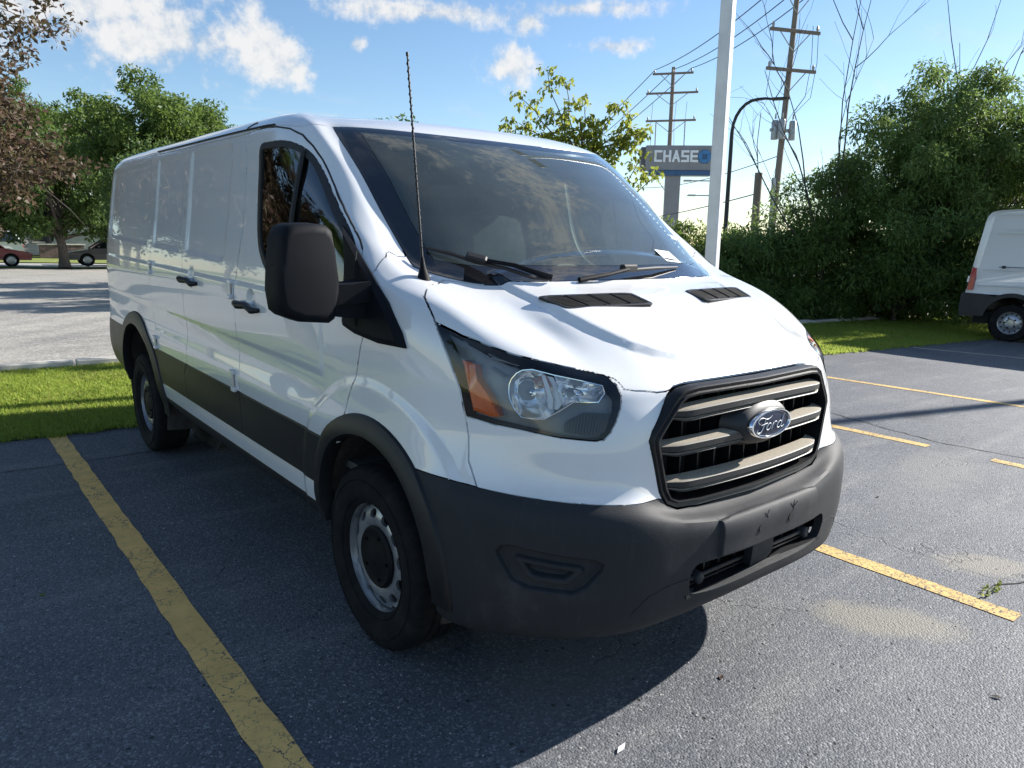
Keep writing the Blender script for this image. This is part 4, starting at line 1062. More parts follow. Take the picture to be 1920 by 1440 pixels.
# --- cab interior
def interior():
    it = MB().box((0, 1.42, 1.2), (1.74, .03, 1.5)).build('bulkhead', 'interior_light', van, shear=RK)
    m = MB(); m.loft([[(x, y, z) for x in (-.82,)for y, z in ((-.28, 1.05), (-.26, 1.30), (.0, 1.34), (.22, 1.30), (.32, 1.16), (.28, 1.0))], [(.82, y, z) for y, z in ((-.28, 1.05), (-.26, 1.30), (.0, 1.34), (.22, 1.30), (.32, 1.16), (.28, 1.0))]]); d = m.build('dashboard', 'interior_grey', van, shear=RK, bevel=.02, smooth=40)
    MB().box((.2, .10, 1.345), (.38, .20, .03), bevel=.01).build('dash_tray', 'interior_light', d, shear=RK)
    MB().box((0, .5, .62), (1.8, 2.0, .03)).build('cab_floor', 'interior_grey', van, shear=RK)
    for x in (-.47, .47):
        s_ = MB().box((x, .85, .98), (.50, .50, .16), bevel=.04, seg=2).build('seat', 'seat_cloth', van, shear=RK, smooth=50)
        MB().box((x, 1.12, 1.33), (.48, .14, .62), Matrix.Rotation(-.14, 3, 'X'), bevel=.05, seg=3).build('seat_back', 'seat_cloth', s_, shear=RK, smooth=50)
        MB().box((x, 1.17, 1.74), (.27, .09, .17), bevel=.03, seg=2).build('headrest', 'seat_cloth', s_, shear=RK, smooth=50)
        MB().box((x, .85, .78), (.40, .44, .26)).build('seat_base', 'interior_grey', s_, shear=RK)
    m = MB(); c = Vector((.47, .42, 1.24)); ax = Vector((0, -.75, .66)).normalized(); e1 = Vector((1, 0, 0)); e2 = ax.cross(e1)
    m.tube([c+(e1*math.cos(2*math.pi*k/28)+e2*math.sin(2*math.pi*k/28))*.19 for k in range(29)], .014, 8, False); sw = m.build('steering_wheel', 'rubber', van, shear=RK, smooth=50)
    for t in (.2, 2.94, 4.71): MB().tube([c, c+(e1*math.cos(t)+e2*math.sin(t))*.19], .016, 6).build('wheel_spoke', 'rubber', sw, shear=RK)
    MB().tube([c-ax*.0, c-ax*.3], .03, 8).build('steering_column', 'rubber', sw, shear=RK)
    MB().box((0, .40, 1.83), (.25, .03, .07), Matrix.Rotation(.2, 3, 'X'), bevel=.012, seg=2).build('rear_view_mirror', 'rubber', van, shear=RK, smooth=40)
    for x in (-.42, .42): MB().box((x, .62, 1.84), (.44, .17, .02), Matrix.Rotation(-.35, 3, 'X'), bevel=.008).build('sun_visor', 'interior_light', van, shear=RK)
    MB().box((0, 1.1, 1.93), (1.4, .7, .015)).build('headliner', 'interior_light', van, shear=RK)
interior()
MB().box((0, 1.8, .36), (1.5, 5.0, .12)).build('underbody', 'gap_dark', van, shear=RK)  # plain dark box added beneath the van to block light
MB().box((-.80, 4.38, .24), (.05, .05, .10), bevel=.008).build('tow_step', 'black_plastic', van, shear=RK)
MB().tube([(-.8, 3.3, .35), (.8, 3.3, .35)], .06, 10).build('rear_axle', 'gap_dark', van)
for _pts in ([(.635, -.913, .359), (.597, -.951, .426), (.554, -.974, .475), (.489, -.991, .498), (.402, -1.007, .505)], [(.994, -.491, .471), (.984, -.53, .462), (.978, -.545, .416)]):
    o = MB().tube([on_body(*p, off=-.0005)[0] for p in _pts], .0022, 5).build('bumper_seam', 'gap_dark', vparts['bumper'], shear=RK); mirror_obj(o, vparts['bumper'])

# ------------------------------------------------------------------ ground
def gz(x):            # the lot falls gently away to the right
    t = max(0., x-1.2); return -.0186*t if t < 24 else -.0186*24
def edge_y(x): return 4.02-.072*x          # where the near lot meets the grass
def back_y(x): return 7.35-.075*x          # where the grass meets the far lot
def env_materials():
    # worn asphalt: aggregate grains, tar patches, pale dusty ellipses and oil stains
    def asphalt(name, dark, mid, light, grain=210., stains=(), bump=.5, patch=1.):
        m, nt, out = new_mat(name); g = G(nt); p = g.pos()
        big = g.noise(p, .55, 5, .6, .4); med = g.noise(p, 5, 5, .65); fine = g.noise(p, grain, 2, .7); grit = g.voronoi(p, grain*.62, 'F1', 'Color'); gd = g.voronoi(p, grain*.62)
        col = g.mix(g.ramp(big, .35, .68), dark, mid)
        streak = g.noise(g.mapping(p, (.5, 2.6, 1), rot=(0, 0, .12)), 1.3, 5, .65)
        col = g.mix(g.math('MULTIPLY', g.ramp(streak, .48, .75), .7*patch), col, light)
        gs = g.sep(grit)[0]
        col = g.mix(g.ramp(gs, .75, .98, 0, .30), col, tuple(min(1, c*2.6) for c in light))
        col = g.mix(g.ramp(gs, .28, .02, 0, .6), col, tuple(c*.35 for c in dark))
        col = g.mix(g.ramp(med, .58, .8, 0, .35), col, tuple(c*.55 for c in dark))
        spk = g.math('MULTIPLY', g.ramp(g.voronoi(p, 75, 'F1', 'Distance'), .22, .12), g.ramp(g.noise(p, 2.1, 4, .6), .54, .74))
        col = g.mix(g.math('MULTIPLY', spk, .6), col, (.42, .40, .36))
        s = g.sep(p)
        for sx, sy, rx, ry, rot, c_, am in stains:
            dx = g.math('SUBTRACT', s[0], sx); dy = g.math('SUBTRACT', s[1], sy); ca, sa = math.cos(rot), math.sin(rot)
            u = g.math('ADD', g.math('MULTIPLY', dx, ca/rx), g.math('MULTIPLY', dy, sa/rx)); v = g.math('ADD', g.math('MULTIPLY', dx, -sa/ry), g.math('MULTIPLY', dy, ca/ry))
            q = g.math('SQRT', g.math('ADD', g.math('MULTIPLY', u, u), g.math('MULTIPLY', v, v)))
            q = g.math('ADD', q, g.math('MULTIPLY', g.math('SUBTRACT', med, .5), 1.5))
            col = g.mix(g.math('MULTIPLY', g.ramp(q, 1.15, .45), am), col, c_)
        # hairline cracks
        ck = g.voronoi(g.mapping(g.noise(p, 1.2, 3, .6, 0, 'Color'), (.5, .5, .5)), 1.0)
        wp = g.N.new('ShaderNodeVectorMath'); wp.operation = 'ADD'; g.L.new(p, wp.inputs[0])
        wv = g.N.new('ShaderNodeVectorMath'); wv.operation = 'SCALE'; g.L.new(g.noise(p, 3, 4, .6, 0, 'Color'), wv.inputs[0]); wv.inputs['Scale'].default_value = .35; g.L.new(wv.outputs[0], wp.inputs[1])
        ce = g.voronoi(wp.outputs[0], .9, 'DISTANCE_TO_EDGE'); cm = g.math('MULTIPLY', g.ramp(ce, .007, .002), g.ramp(g.noise(p, .8, 2, .5), .5, .62))
        col = g.mix(g.math('MULTIPLY', cm, .4), col, tuple(c*.3 for c in dark))
        pit = g.math('MULTIPLY', g.ramp(g.voronoi(p, 17), .17, .09), g.ramp(g.noise(p, 6, 2, .5), .50, .55))
        col = g.mix(g.math('MULTIPLY', pit, .85), col, (.02, .02, .02))
        h = g.math('SUBTRACT', g.math('ADD', g.math('MULTIPLY', gd, -.9), g.math('MULTIPLY', fine, .35)), g.math('ADD', cm, g.math('MULTIPLY', pit, 1.2)))
        nn = g.bump(h, bump, .006)
        g.L.new(g.bsdf(color=col, rough=.68, spec=.5, normal=nn), out.inputs[0])
    asphalt('asphalt', (.074, .081, .095), (.112, .117, .127), (.185, .184, .180), stains=[(.78, -1.12, .30, .17, -.95, (.25, .225, .175), .65), (1.76, -1.18, .28, .16, -.9, (.25, .22, .17), .6), (1.1, -2.3, .18, .1, .3, (.03, .03, .033), .6), (2.6, .9, .25, .12, .8, (.035, .035, .04), .55), (5.2, .6, .3, .15, .2, (.035, .035, .04), .5), (.15, -1.9, .08, .06, 0, (.03, .03, .033), .6), (3.4, -.3, .7, .3, .2, (.19, .185, .17), .5), (-.4, -.55, .5, .25, .3, (.15, .15, .15), .35)])
    asphalt('worn_asphalt', (.27, .252, .222), (.36, .335, .29), (.47, .435, .375), grain=90, bump=.25)
    asphalt('street_concrete', (.34, .33, .30), (.40, .385, .35), (.46, .44, .40), grain=60, bump=.15, patch=.4)
    simple('concrete', (.48, .46, .42), .85, noise=(4, .25), bump=(60, .3, .01))
    def paint(name, c, lo, hi):
        m, nt, out = new_mat(name); g = G(nt); p = g.pos()
        wp = g.N.new('ShaderNodeVectorMath'); wp.operation = 'ADD'; g.L.new(p, wp.inputs[0])
        wv = g.N.new('ShaderNodeVectorMath'); wv.operation = 'SCALE'; g.L.new(g.noise(p, 14, 3, .6, 0, 'Color'), wv.inputs[0]); wv.inputs['Scale'].default_value = .10; g.L.new(wv.outputs[0], wp.inputs[1])
        ce = g.voronoi(wp.outputs[0], 13, 'DISTANCE_TO_EDGE')
        crk = g.math('MULTIPLY', g.ramp(ce, .035, .008), g.ramp(g.noise(p, 2.6, 3, .6), .40, .58))
        chip = g.math('MULTIPLY', g.ramp(g.noise(p, 60, 4, .75), lo, hi), g.ramp(g.noise(p, 1.7, 3, .5), .3, .6))
        w = g.math('MAXIMUM', crk, chip)
        col = g.mix(g.ramp(g.noise(p, 9, 4, .6), .3, .7), tuple(x*.82 for x in c), c)
        col = g.mix(w, col, (.075, .075, .078))
        g.L.new(g.bsdf(color=col, rough=.8, normal=g.bump(g.math('ADD', g.noise(p, 200, 2, .6), g.math('MULTIPLY', w, -2)), .3, .003)), out.inputs[0])
    paint('line_shade_lift', (.92, .55, .17), .58, .68); paint('line_worn', (.72, .48, .16), .50, .60); paint('line_pale', (.50, .44, .34), .5, .62)  # first yellow is brightened and warmed to offset the shade it lies in
    def leaf(name, cols, tr=.35, sc=.9, spec=.3):
        m, nt, out = new_mat(name); g = G(nt); p = g.pos()
        a = g.noise(p, sc, 3, .6); b = g.noise(p, 23, 2, .5)
        col = g.mix(g.ramp(a, .32, .68), cols[0], cols[1]); col = g.mix(g.ramp(b, .35, .75), col, cols[2])
        bs = g.bsdf(color=col, rough=.5, spec=spec)
        tl = g.N.new('ShaderNodeBsdfTranslucent'); g.L.new(g.mix(.35, col, tuple(min(1, c*1.7) for c in cols[2])), tl.inputs[0])
        mx = g.N.new('ShaderNodeMixShader'); mx.inputs[0].default_value = tr; g.L.new(bs, mx.inputs[1]); g.L.new(tl.outputs[0], mx.inputs[2]); g.L.new(mx.outputs[0], out.inputs[0])
    leaf('leaf_locust', [(.045, .095, .022), (.085, .15, .034), (.15, .205, .045)], .45)
    leaf('leaf_far', [(.045, .095, .026), (.07, .13, .034), (.13, .18, .05)], .42)
    leaf('leaf_shrub', [(.058, .11, .034), (.10, .175, .048), (.20, .27, .075)], .5)
    leaf('leaf_shrub_light', [(.05, .10, .022), (.09, .15, .03), (.14, .19, .04)], .45)
    leaf('leaf_young', [(.11, .17, .028), (.19, .25, .04), (.32, .33, .06)], .55)
    leaf('leaf_purple', [(.085, .040, .036), (.13, .07, .055), (.10, .095, .042)], .35)
    leaf('leaf_dark', [(.03, .04, .026), (.05, .06, .035), (.07, .08, .04)], .3)
    leaf('grass_dry', [(.30, .27, .10), (.36, .32, .13), (.24, .26, .06)], .4, 2.0)
    leaf('grass_blade', [(.15, .25, .028), (.23, .33, .045), (.36, .40, .085)], .5, 1.3)
    m, nt, out = new_mat('turf'); g = G(nt); p = g.pos()
    col = g.mix(g.ramp(g.noise(p, 1.1, 4, .6), .35, .7), (.14, .19, .03), (.22, .26, .05)); col = g.mix(g.ramp(g.noise(p, 40, 3, .7), .4, .75), col, (.30, .30, .09))
    g.L.new(g.bsdf(color=col, rough=.9, normal=g.bump(g.noise(p, 60, 3, .7), .7, .03)), out.inputs[0])
    m, nt, out = new_mat('bark'); g = G(nt); p = g.pos()
    col = g.mix(g.ramp(g.noise(g.mapping(p, (9, 9, 1.5)), 3, 5, .65), .3, .7), (.05, .04, .032), (.13, .11, .09)); g.L.new(g.bsdf(color=col, rough=.95, normal=g.bump(g.noise(g.mapping(p, (12, 12, 2)), 4, 4, .6), .8, .02)), out.inputs[0])
    simple('bark_dead', (.10, .085, .075), .95, noise=(6, .4))
    m, nt, out = new_mat('pole_wood'); g = G(nt); p = g.pos()
    col = g.mix(g.noise(g.mapping(p, (10, 10, .6)), 2, 4, .6), (.16, .13, .105), (.27, .225, .185)); g.L.new(g.bsdf(color=col, rough=.9), out.inputs[0])
    simple('pole_paint', (.66, .67, .67), .45, noise=(3, .1)); simple('lamp_black', (.012, .014, .015), .45); simple('galvanised', (.38, .40, .41), .5, .5, noise=(8, .2))
    simple('wire_black', (.02, .02, .022), .7); simple('insulator', (.35, .33, .32), .4)
    simple('sign_grey', (.27, .27, .275), .5, noise=(2, .08)); simple('sign_dark', (.13, .125, .135), .5, noise=(2, .08)); simple('sign_white', (.88, .89, .90), .35); simple('sign_blue', (.010, .075, .20), .35, coat=.5); simple('sign_blue_light', (.06, .22, .45), .35)
    simple('brick_red', (.20, .065, .05), .9, noise=(1.5, .35)); simple('roof_shingle', (.10, .07, .065), .95, noise=(3, .4)); simple('wall_pale', (.52, .50, .45), .85, noise=(2, .1)); simple('pane_dark', (.02, .025, .03), .1, coat=1.0)
    simple('car_red', (.33, .018, .022), .3, coat=1.0, noise=(2, .1)); simple('car_slate', (.030, .034, .042), .3, coat=1.0, noise=(2, .1)); simple('car_black', (.012, .012, .014), .3, coat=1.0); simple('car_white', (.7, .7, .7), .3, coat=1.0)
    simple('dark_trim', (.022, .021, .024), .6, noise=(5, .2)); simple('alloy', (.45, .46, .47), .35, .7)
env_materials()
def sheet(name, xs, yfun0, yfun1, ny, z0, mat, kind='structure', drop=True):
    V = []; F = []; nx = len(xs)
    for i, x in enumerate(xs):
        for j in range(ny+1):
            t = j/ny; y = yfun0(x)*(1-t)+yfun1(x)*t; V.append((x, y, (gz(x) if drop else 0)+z0))
    for i in range(nx-1):
        for j in range(ny): a = i*(ny+1)+j; F.append((a, a+ny+1, a+ny+2, a+1))
    return tag(mesh_np(name, V, F, mat), kind=kind)
XS = [-60, -30, -15, -8, -4, -2, 0, 1.2, 2, 4, 6, 8, 10, 12, 14, 16, 18, 20, 24, 25.2, 30, 45, 70]
sheet('ground', [-1200, -300, -60, 0, 60, 300, 1200], lambda x: -900, lambda x: 1500, 6, -.62, 'turf', drop=False)
sheet('parking_lot', XS, lambda x: -45, edge_y, 1, 0., 'asphalt')
sheet('lawn', XS, edge_y, back_y, 2, .008, 'turf')
sheet('far_parking_lot', XS, lambda x: back_y(x)+.16, lambda x: 38.6-.075*x, 2, -.02, 'worn_asphalt')
sheet('verge', XS, lambda x: 38.6-.075*x, lambda x: 40.2-.075*x, 1, .02, 'turf')
sheet('street', XS, lambda x: 40.2-.075*x, lambda x: 47.2-.075*x, 1, -.03, 'street_concrete')
sheet('far_lawn', XS, lambda x: 47.2-.075*x, lambda x: 95-.075*x, 1, .02, 'turf')
# kerb between grass and far lot, one stone after another
def kerb_run(x0, x1, yf, step, name):
    k = 0; x = x0; me = None
    while x < x1:
        xm = x+step/2; a = math.atan2(yf(x+step)-yf(x), step)
        if me is None:
            o = MB().box((0, 0, 0), (step-.012, .15, .22), bevel=.015).build(name, 'concrete'); me = o.data
        else: o = link(bpy.data.objects.new(name, me))
        o.location = (xm, yf(xm)+.08, gz(xm)-.02); o.rotation_euler = (0, 0, a); o.parent = kerb; x += step
kerb = tag(bpy.data.objects.new('kerb', None), kind='structure'); COL.objects.link(kerb)
kerb_run(-6., 20., back_y, 1.3, 'kerb_stone')
# painted stall lines: thin worn strips
def stall(x0, y0, x1, y1, w, mat, jag=0., seed=1):
    rnd = random.Random(seed); n = max(6, int(abs(y1-y0)/.12)); V = []; F = []
    for i in range(n+1):
        t = i/n; x = x0+(x1-x0)*t; y = y0+(y1-y0)*t; j = [rnd.uniform(-jag, jag) for _ in range(2)]
        for s_, jj in ((-1, j[0]), (1, j[1])): V.append((x+s_*w/2+jj, y, gz(x)+.004))
        if i: a = 2*i; F.append((a-2, a-1, a+1, a))
    return tag(mesh_np('parking_line', V, F, mat), kind='structure')
stall(-1.45, 4.09, -1.50, -1.55, .118, 'line_shade_lift', .005, 1)
stall(1.40, 3.85, 1.25, -1.45, .105, 'line_worn', .006, 2)
stall(4.02, 3.65, 4.005, .02, .10, 'line_worn', .003, 3)
stall(4.00, -.44, 3.93, -1.45, .10, 'line_worn', .006, 4)
stall(6.55, 3.4, 6.72, -1.4, .10, 'line_worn', .003, 5)
stall(11.1, 3.15, 11.75, -1.4, .10, 'line_pale', .003, 6)
stall(-4.2, 4.25, -4.3, -1.5, .11, 'line_shade_lift', .003, 7)
def crack_strip(pts, w, name='pavement_crack', seed=3):
    rnd = random.Random(seed); P_ = []
    for a, b in zip(pts[:-1], pts[1:]):
        n = max(2, int(math.hypot(b[0]-a[0], b[1]-a[1])/.06))
        for i in range(n): t = i/n; P_.append((a[0]+(b[0]-a[0])*t+rnd.gauss(0, .008), a[1]+(b[1]-a[1])*t+rnd.gauss(0, .008)))
    V = []; F = []
    for i, (x, y) in enumerate(P_):
        x2, y2 = P_[min(i+1, len(P_)-1)]; x0, y0 = P_[max(i-1, 0)]; d = Vector((x2-x0, y2-y0)); d = d.normalized() if d.length else Vector((1, 0)); ww = w*rnd.uniform(.35, 1.1)
        for s_ in (-1, 1): V.append((x-d.y*ww*s_, y+d.x*ww*s_, gz(x)+.003))
        if i: a = 2*i; F.append((a-2, a-1, a+1, a))
    return tag(mesh_np(name, V, F, 'gap_dark'), kind='structure')
crack_strip([(4.75, 1.9), (4.54, 1.11), (4.30, .35), (4.21, .02), (4.27, -.57), (4.1, -1.6)], .009)
crack_strip([(1.35, -1.30), (1.52, -1.27), (1.66, -1.33), (1.9, -1.42)], .005, seed=9)
crack_strip([(-2.2, 3.3), (-1.2, 3.25), (-.3, 3.3)], .006, seed=11)
def grass_mesh(name, n, xr, h, w, seed, ylo=edge_y, yhi=back_y, keep=None, mat='grass_blade'):
    r = np.random.default_rng(seed); x = r.uniform(xr[0], xr[1], n); lo = np.array([ylo(v) for v in x]); hi = np.array([yhi(v) for v in x]); lo = lo-.05*np.abs(np.sin(x*7.3)+np.sin(x*17.1+1))-.02; y = lo+(hi-lo)*r.random(n)
    if keep is not None: k = keep(x, y, r); x, y, lo, hi = x[k], y[k], lo[k], hi[k]
    n = len(x); z = np.array([gz(v) for v in x])+.006; hh = h*r.uniform(.55, 1.25, n); a = r.uniform(0, 2*np.pi, n); lean = r.normal(0, .35, (n, 2))*hh[:, None]
    B = np.stack([x, y, z], 1); d = np.stack([np.cos(a), np.sin(a), np.zeros(n)], 1)*w*.5
    T = B+np.stack([lean[:, 0], lean[:, 1], hh], 1); M = B+np.stack([lean[:, 0]*.3, lean[:, 1]*.3, hh*.55], 1)
    V = np.stack([B-d, B+d, M+d*.8, T, M-d*.8], 1).reshape(-1, 3)
    return tag(fast_mesh(name, V, np.arange(5*n), np.arange(n)*5, np.full(n, 5), mat), kind='stuff')
o = grass_mesh('grass', 95000, (-3.6, .6), .040, .007, 1); o['label'] = 'mown grass strip behind the parked cargo van'
o = grass_mesh('grass', 60000, (7.0, 19.), .045, .012, 2); o['label'] = 'mown grass beside the delivery van and the big shrub'
o = grass_mesh('grass', 16000, (.6, 7.0), .06, .012, 3); o['label'] = 'mown grass hidden behind the cargo van'
def dry(x, y, r): return (np.sin(x*2.1+y*3.3)+np.sin(x*5.3-y*2.2+1.)+np.sin(x*.9+y*7.1)+r.normal(0, .5, len(x))) > 1.0
o = grass_mesh('grass', 26000, (-3.6, .6), .036, .007, 11, keep=dry, mat='grass_dry'); o['label'] = 'dry yellowed grass patches behind the parked cargo van'
o = grass_mesh('grass', 26000, (7., 19.), .042, .011, 12, keep=dry, mat='grass_dry'); o['label'] = 'dry yellowed grass patches beside the delivery van'
# weeds in a crack, fallen leaf and litter
def tuft(loc, n, h, w, seed, label):
    r = np.random.default_rng(seed); V = []; F = []
    for k in range(n):
        a = r.uniform(0, 6.28); d = Vector((math.cos(a), math.sin(a), 0)); p = Vector(loc)+Vector((r.normal(0, .05), r.normal(0, .015), 0)); hh = h*r.uniform(.5, 1.2); b = len(V); s_ = Vector((-d.y, d.x, 0))*w
        V += [p-s_*.3, p+d*hh*.4+Vector((0, 0, hh*.5))-s_, p+d*hh+Vector((0, 0, hh*.55)), p+d*hh*.4+Vector((0, 0, hh*.5))+s_]; F.append((b, b+1, b+2, b+3))
    return tag(mesh_np('weed', V, F, 'leaf_young'), label, 'weed')
tuft((1.45, -1.285, gz(1.45)), 26, .035, .006, 4, 'small green weeds growing from the asphalt crack at right')
m = MB(); m.loft([[(-.69, -1.0, .004), (-.67, -.985, .006), (-.64, -.985, .008), (-.66, -1.0, .005)], [(-.69, -1.0, .006), (-.67, -.985, .008), (-.64, -.985, .010), (-.66, -1.0, .007)]]); tag(m.build('paper_scrap', 'paper_white'), 'tiny white paper scrap on the asphalt near the bottom edge', 'litter')

def grit(n, seed):
    r = np.random.default_rng(seed); x = r.uniform(-3., 3.6, n); y = r.uniform(-2.4, 2.5, n); k = (np.sin(x*1.7+1.)*np.sin(y*2.3)+np.sin(x*4.1-y*3.)*.6+r.normal(0, .5, n)) > .35; x, y = x[k], y[k]; n = len(x)
    s = r.uniform(.0012, .0042, n); z = np.array([gz(v) for v in x]); d = r.normal(size=(n, 6, 3))*.25
    base = np.array([(1, 0, 0), (0, 1, 0), (-1, 0, 0), (0, -1, 0), (0, 0, .8), (0, 0, -.5)]); V = (base[None]+d)*s[:, None, None]+np.stack([x, y, z+s*.3], 1)[:, None, :]
    F = np.array([(0, 1, 4), (1, 2, 4), (2, 3, 4), (3, 0, 4)]); L = (F[None]+(np.arange(n)*6)[:, None, None]).reshape(-1); m = len(L)//3
    o = fast_mesh('grit', V.reshape(-1, 3), L, np.arange(m)*3, np.full(m, 3), 'concrete'); tag(o, 'loose pale grit scattered over the asphalt', kind='stuff')
grit(9000, 5)
for k, (x, y, a, mt, lab) in enumerate(((-.1, -.95, .4, 'leaf_purple', 'fallen brown leaf on the shadow edge before the bumper'), (.55, -1.6, 1.9, 'bark_dead', 'fallen dry leaf on the sunlit asphalt before the van'), (2.35, -.35, 3.0, 'leaf_purple', 'fallen brown leaf right of the van near the worn line'), (-1.9, 1.2, 2.2, 'leaf_young', 'fallen yellow-green leaf left of the yellow line'), (3.1, 1.2, .9, 'bark_dead', 'fallen dry leaf between the two right stall lines'))):
    c, s_ = math.cos(a), math.sin(a); pts = [(-.018, 0, .003), (-.005, .009, .006), (.017, .003, .004), (-.003, -.008, .006)]
    m = MB(); m.loft([[Vector((x+px*c-py*s_, y+px*s_+py*c, gz(x)+pz)) for px, py, pz in pts], [Vector((x+px*c-py*s_, y+px*s_+py*c, gz(x)+pz+.0012)) for px, py, pz in pts]]); tag(m.build('fallen_leaf', mt), lab, 'leaf', 'fallen leaves')
# ------------------------------------------------------------------ plants
def leaf_cloud(name, clumps, size, seed, mat, parent, out_bias=.5, droop=.25, aspect=.42, centre=None):
    """clumps: (x, y, z, radius, count); each leaf is a small folded blade"""
    r = np.random.default_rng(seed); C = []; O = []
    for cx, cy, cz, rad, n in clumps:
        d = r.normal(size=(n, 3)); d /= np.linalg.norm(d, axis=1)[:, None]; q = rad*r.random(n)**.45; P_ = d*q[:, None]*np.array([1, 1, .8]); C.append(P_+np.array([cx, cy, cz])); O.append(d)
    C = np.concatenate(C); O = np.concatenate(O); n = len(C)
    d = r.normal(size=(n, 3)); d /= np.linalg.norm(d, axis=1)[:, None]; d = d*(1-out_bias)+O*out_bias; d[:, 2] -= droop; d /= np.linalg.norm(d, axis=1)[:, None]
    up = r.normal(size=(n, 3))*.7; up[:, 2] += .8; s = np.cross(d, up); s /= np.linalg.norm(s, axis=1)[:, None]; nn = np.cross(s, d)
    L = size*r.uniform(.6, 1.25, n)[:, None]; W = L*aspect
    A = C-d*L*.5; T = C+d*L*.5; Ml = C+s*W*.5+nn*W*.18; Mr = C-s*W*.5+nn*W*.18
    V = np.stack([A, Ml, T, Mr], 1).reshape(-1, 3)
    return fast_mesh(name, V, np.arange(4*n), np.arange(n)*4, np.full(n, 4), mat, parent)
def limb_tubes(m, base, targets, r0, rng, trunk_top=None, sub=5, n=7, wiggle=.08):
    base = Vector(base)
    if trunk_top is not None:
        tt = Vector(trunk_top); pts = [base.lerp(tt, k/6)+Vector((rng.gauss(0, wiggle*.3), rng.gauss(0, wiggle*.3), 0))*(k > 0) for k in range(7)]
        m.tube(pts, [r0*(1.25 if k == 0 else 1-.5*k/6) for k in range(7)], n+3)
    else: pts = [base]
    for t in targets:
        t = Vector(t); s_ = pts[-1] if trunk_top is None else pts[rng.randrange(3, 7)]; ln = (t-s_).length
        q = [s_.lerp(t, k/sub)+Vector((rng.gauss(0, 1), rng.gauss(0, 1), rng.gauss(0, .6)))*wiggle*ln*.12*(0 < k < sub) + Vector((0, 0, ln*.10*math.sin(math.pi*k/sub))) for k in range(sub+1)]
        m.tube(q, [max(.006, r0*.42*(1-.86*k/sub)) for k in range(sub+1)], n, False)
def make_tree(name, loc, crown, n_clumps, per, clump_r, leaf, mat, seed, trunk_r, trunk_h, label, cat='tree', group=None, bark='bark', shell=.55, droop=.25, aspect=.42, squash=1.):
    """crown: list of ellipsoids (cx, cy, cz, rx, ry, rz) relative to loc"""
    rng = random.Random(seed); root = empty(name, loc, 0, label, cat, group); cl = []
    vol = [e[3]*e[4]*e[5] for e in crown]; tot = sum(vol)
    for e, v in zip(crown, vol):
        for k in range(max(3, int(n_clumps*v/tot))):
            while True:
                d = Vector((rng.gauss(0, 1), rng.gauss(0, 1), rng.gauss(0, 1)))
                if d.length > .01: d.normalize(); break
            q = shell+(1-shell)*rng.random() if rng.random() < .8 else rng.random(); q *= rng.uniform(.86, 1.08)
            rr = clump_r*rng.uniform(.55, 1.35); cl.append((e[0]+d.x*e[3]*q, e[1]+d.y*e[4]*q, max(.15, e[2]+d.z*e[5]*q), rr, int(per*(rr/clump_r)**1.6)))
    leaf_cloud('crown', cl, leaf, seed, mat, root, droop=droop, aspect=aspect)
    m = MB(); tg = [c[:3] for c in rng.sample(cl, min(len(cl), 26))]; c0 = crown[0]
    limb_tubes(m, (0, 0, -.05), tg, trunk_r, rng, (c0[0]*.3, c0[1]*.3, trunk_h), wiggle=.25)
    m.build('trunk', bark, root, smooth=60); return root
# trees on the strip behind the van and along the street
G_T = 'green trees behind the white cargo van'
t_locust = make_tree('locust_tree', (3.3, 20.2, 0), [(0, 0, 4.1, 2.15, 2.3, 1.75), (1.1, -.3, 4.2, 1.25, 1.3, 1.1), (-1.0, .2, 3.6, 1.3, 1.4, 1.2)], 150, 240, .42, .13, 'leaf_locust', 5, .13, 2.6, 'leafy green tree whose crown rises behind the cargo van roof at left', group=G_T)
make_tree('locust_tree', (2.3, 15.6, 0), [(0, 0, 2.6, 1.1, 1.6, .9), (-.2, .3, 2.2, .9, 1.2, .8)], 80, 200, .40, .12, 'leaf_far', 6, .10, 1.6, 'small dark green tree beside the cargo van rear end', group=G_T)
make_tree('street_tree', (3.55, 38.3, 0), [(0, 0, 3.9, 3.4, 3.2, 2.4), (-1.8, 0, 2.35, 1.9, 2.0, 1.15), (2.0, 0, 2.4, 2.0, 2.0, 1.2)], 190, 190, .6, .22, 'leaf_far', 7, .24, 2.6, 'dark green street tree with a thick trunk beside the grey car', group='street trees across the far lot')
make_tree('street_tree', (-1.2, 40.0, 0), [(0, 0, 4.2, 3.2, 3.2, 2.7), (1.4, 0, 2.3, 1.8, 2, 1.1)], 160, 190, .6, .22, 'leaf_far', 8, .24, 2.6, 'dark green street tree at the left edge above the red car', group='street trees across the far lot')
make_tree('street_tree', (9.5, 39.4, 0), [(0, 0, 3.2, 3.2, 3.2, 2.2)], 90, 180, .65, .24, 'leaf_far', 9, .24, 2.6, 'dark green street tree hidden behind the cargo van roof', group='street trees across the far lot')
for (x, y, r_), lab in zip(((7.2, 14.6, 1.9), (7.4, 18.8, 2.1), (7.6, 22.8, 2.0)), ('nearest', 'middle', 'farthest')):
    make_tree('lot_tree', (x, y, gz(x)), [(0, 0, 3.1, r_, r_*1.1, 1.55)], 75, 170, .42, .15, 'leaf_far', int(y*7), .10, 1.6, 'low round tree in the far lot hidden behind the van, %s of three' % lab, group='low trees in the far lot')
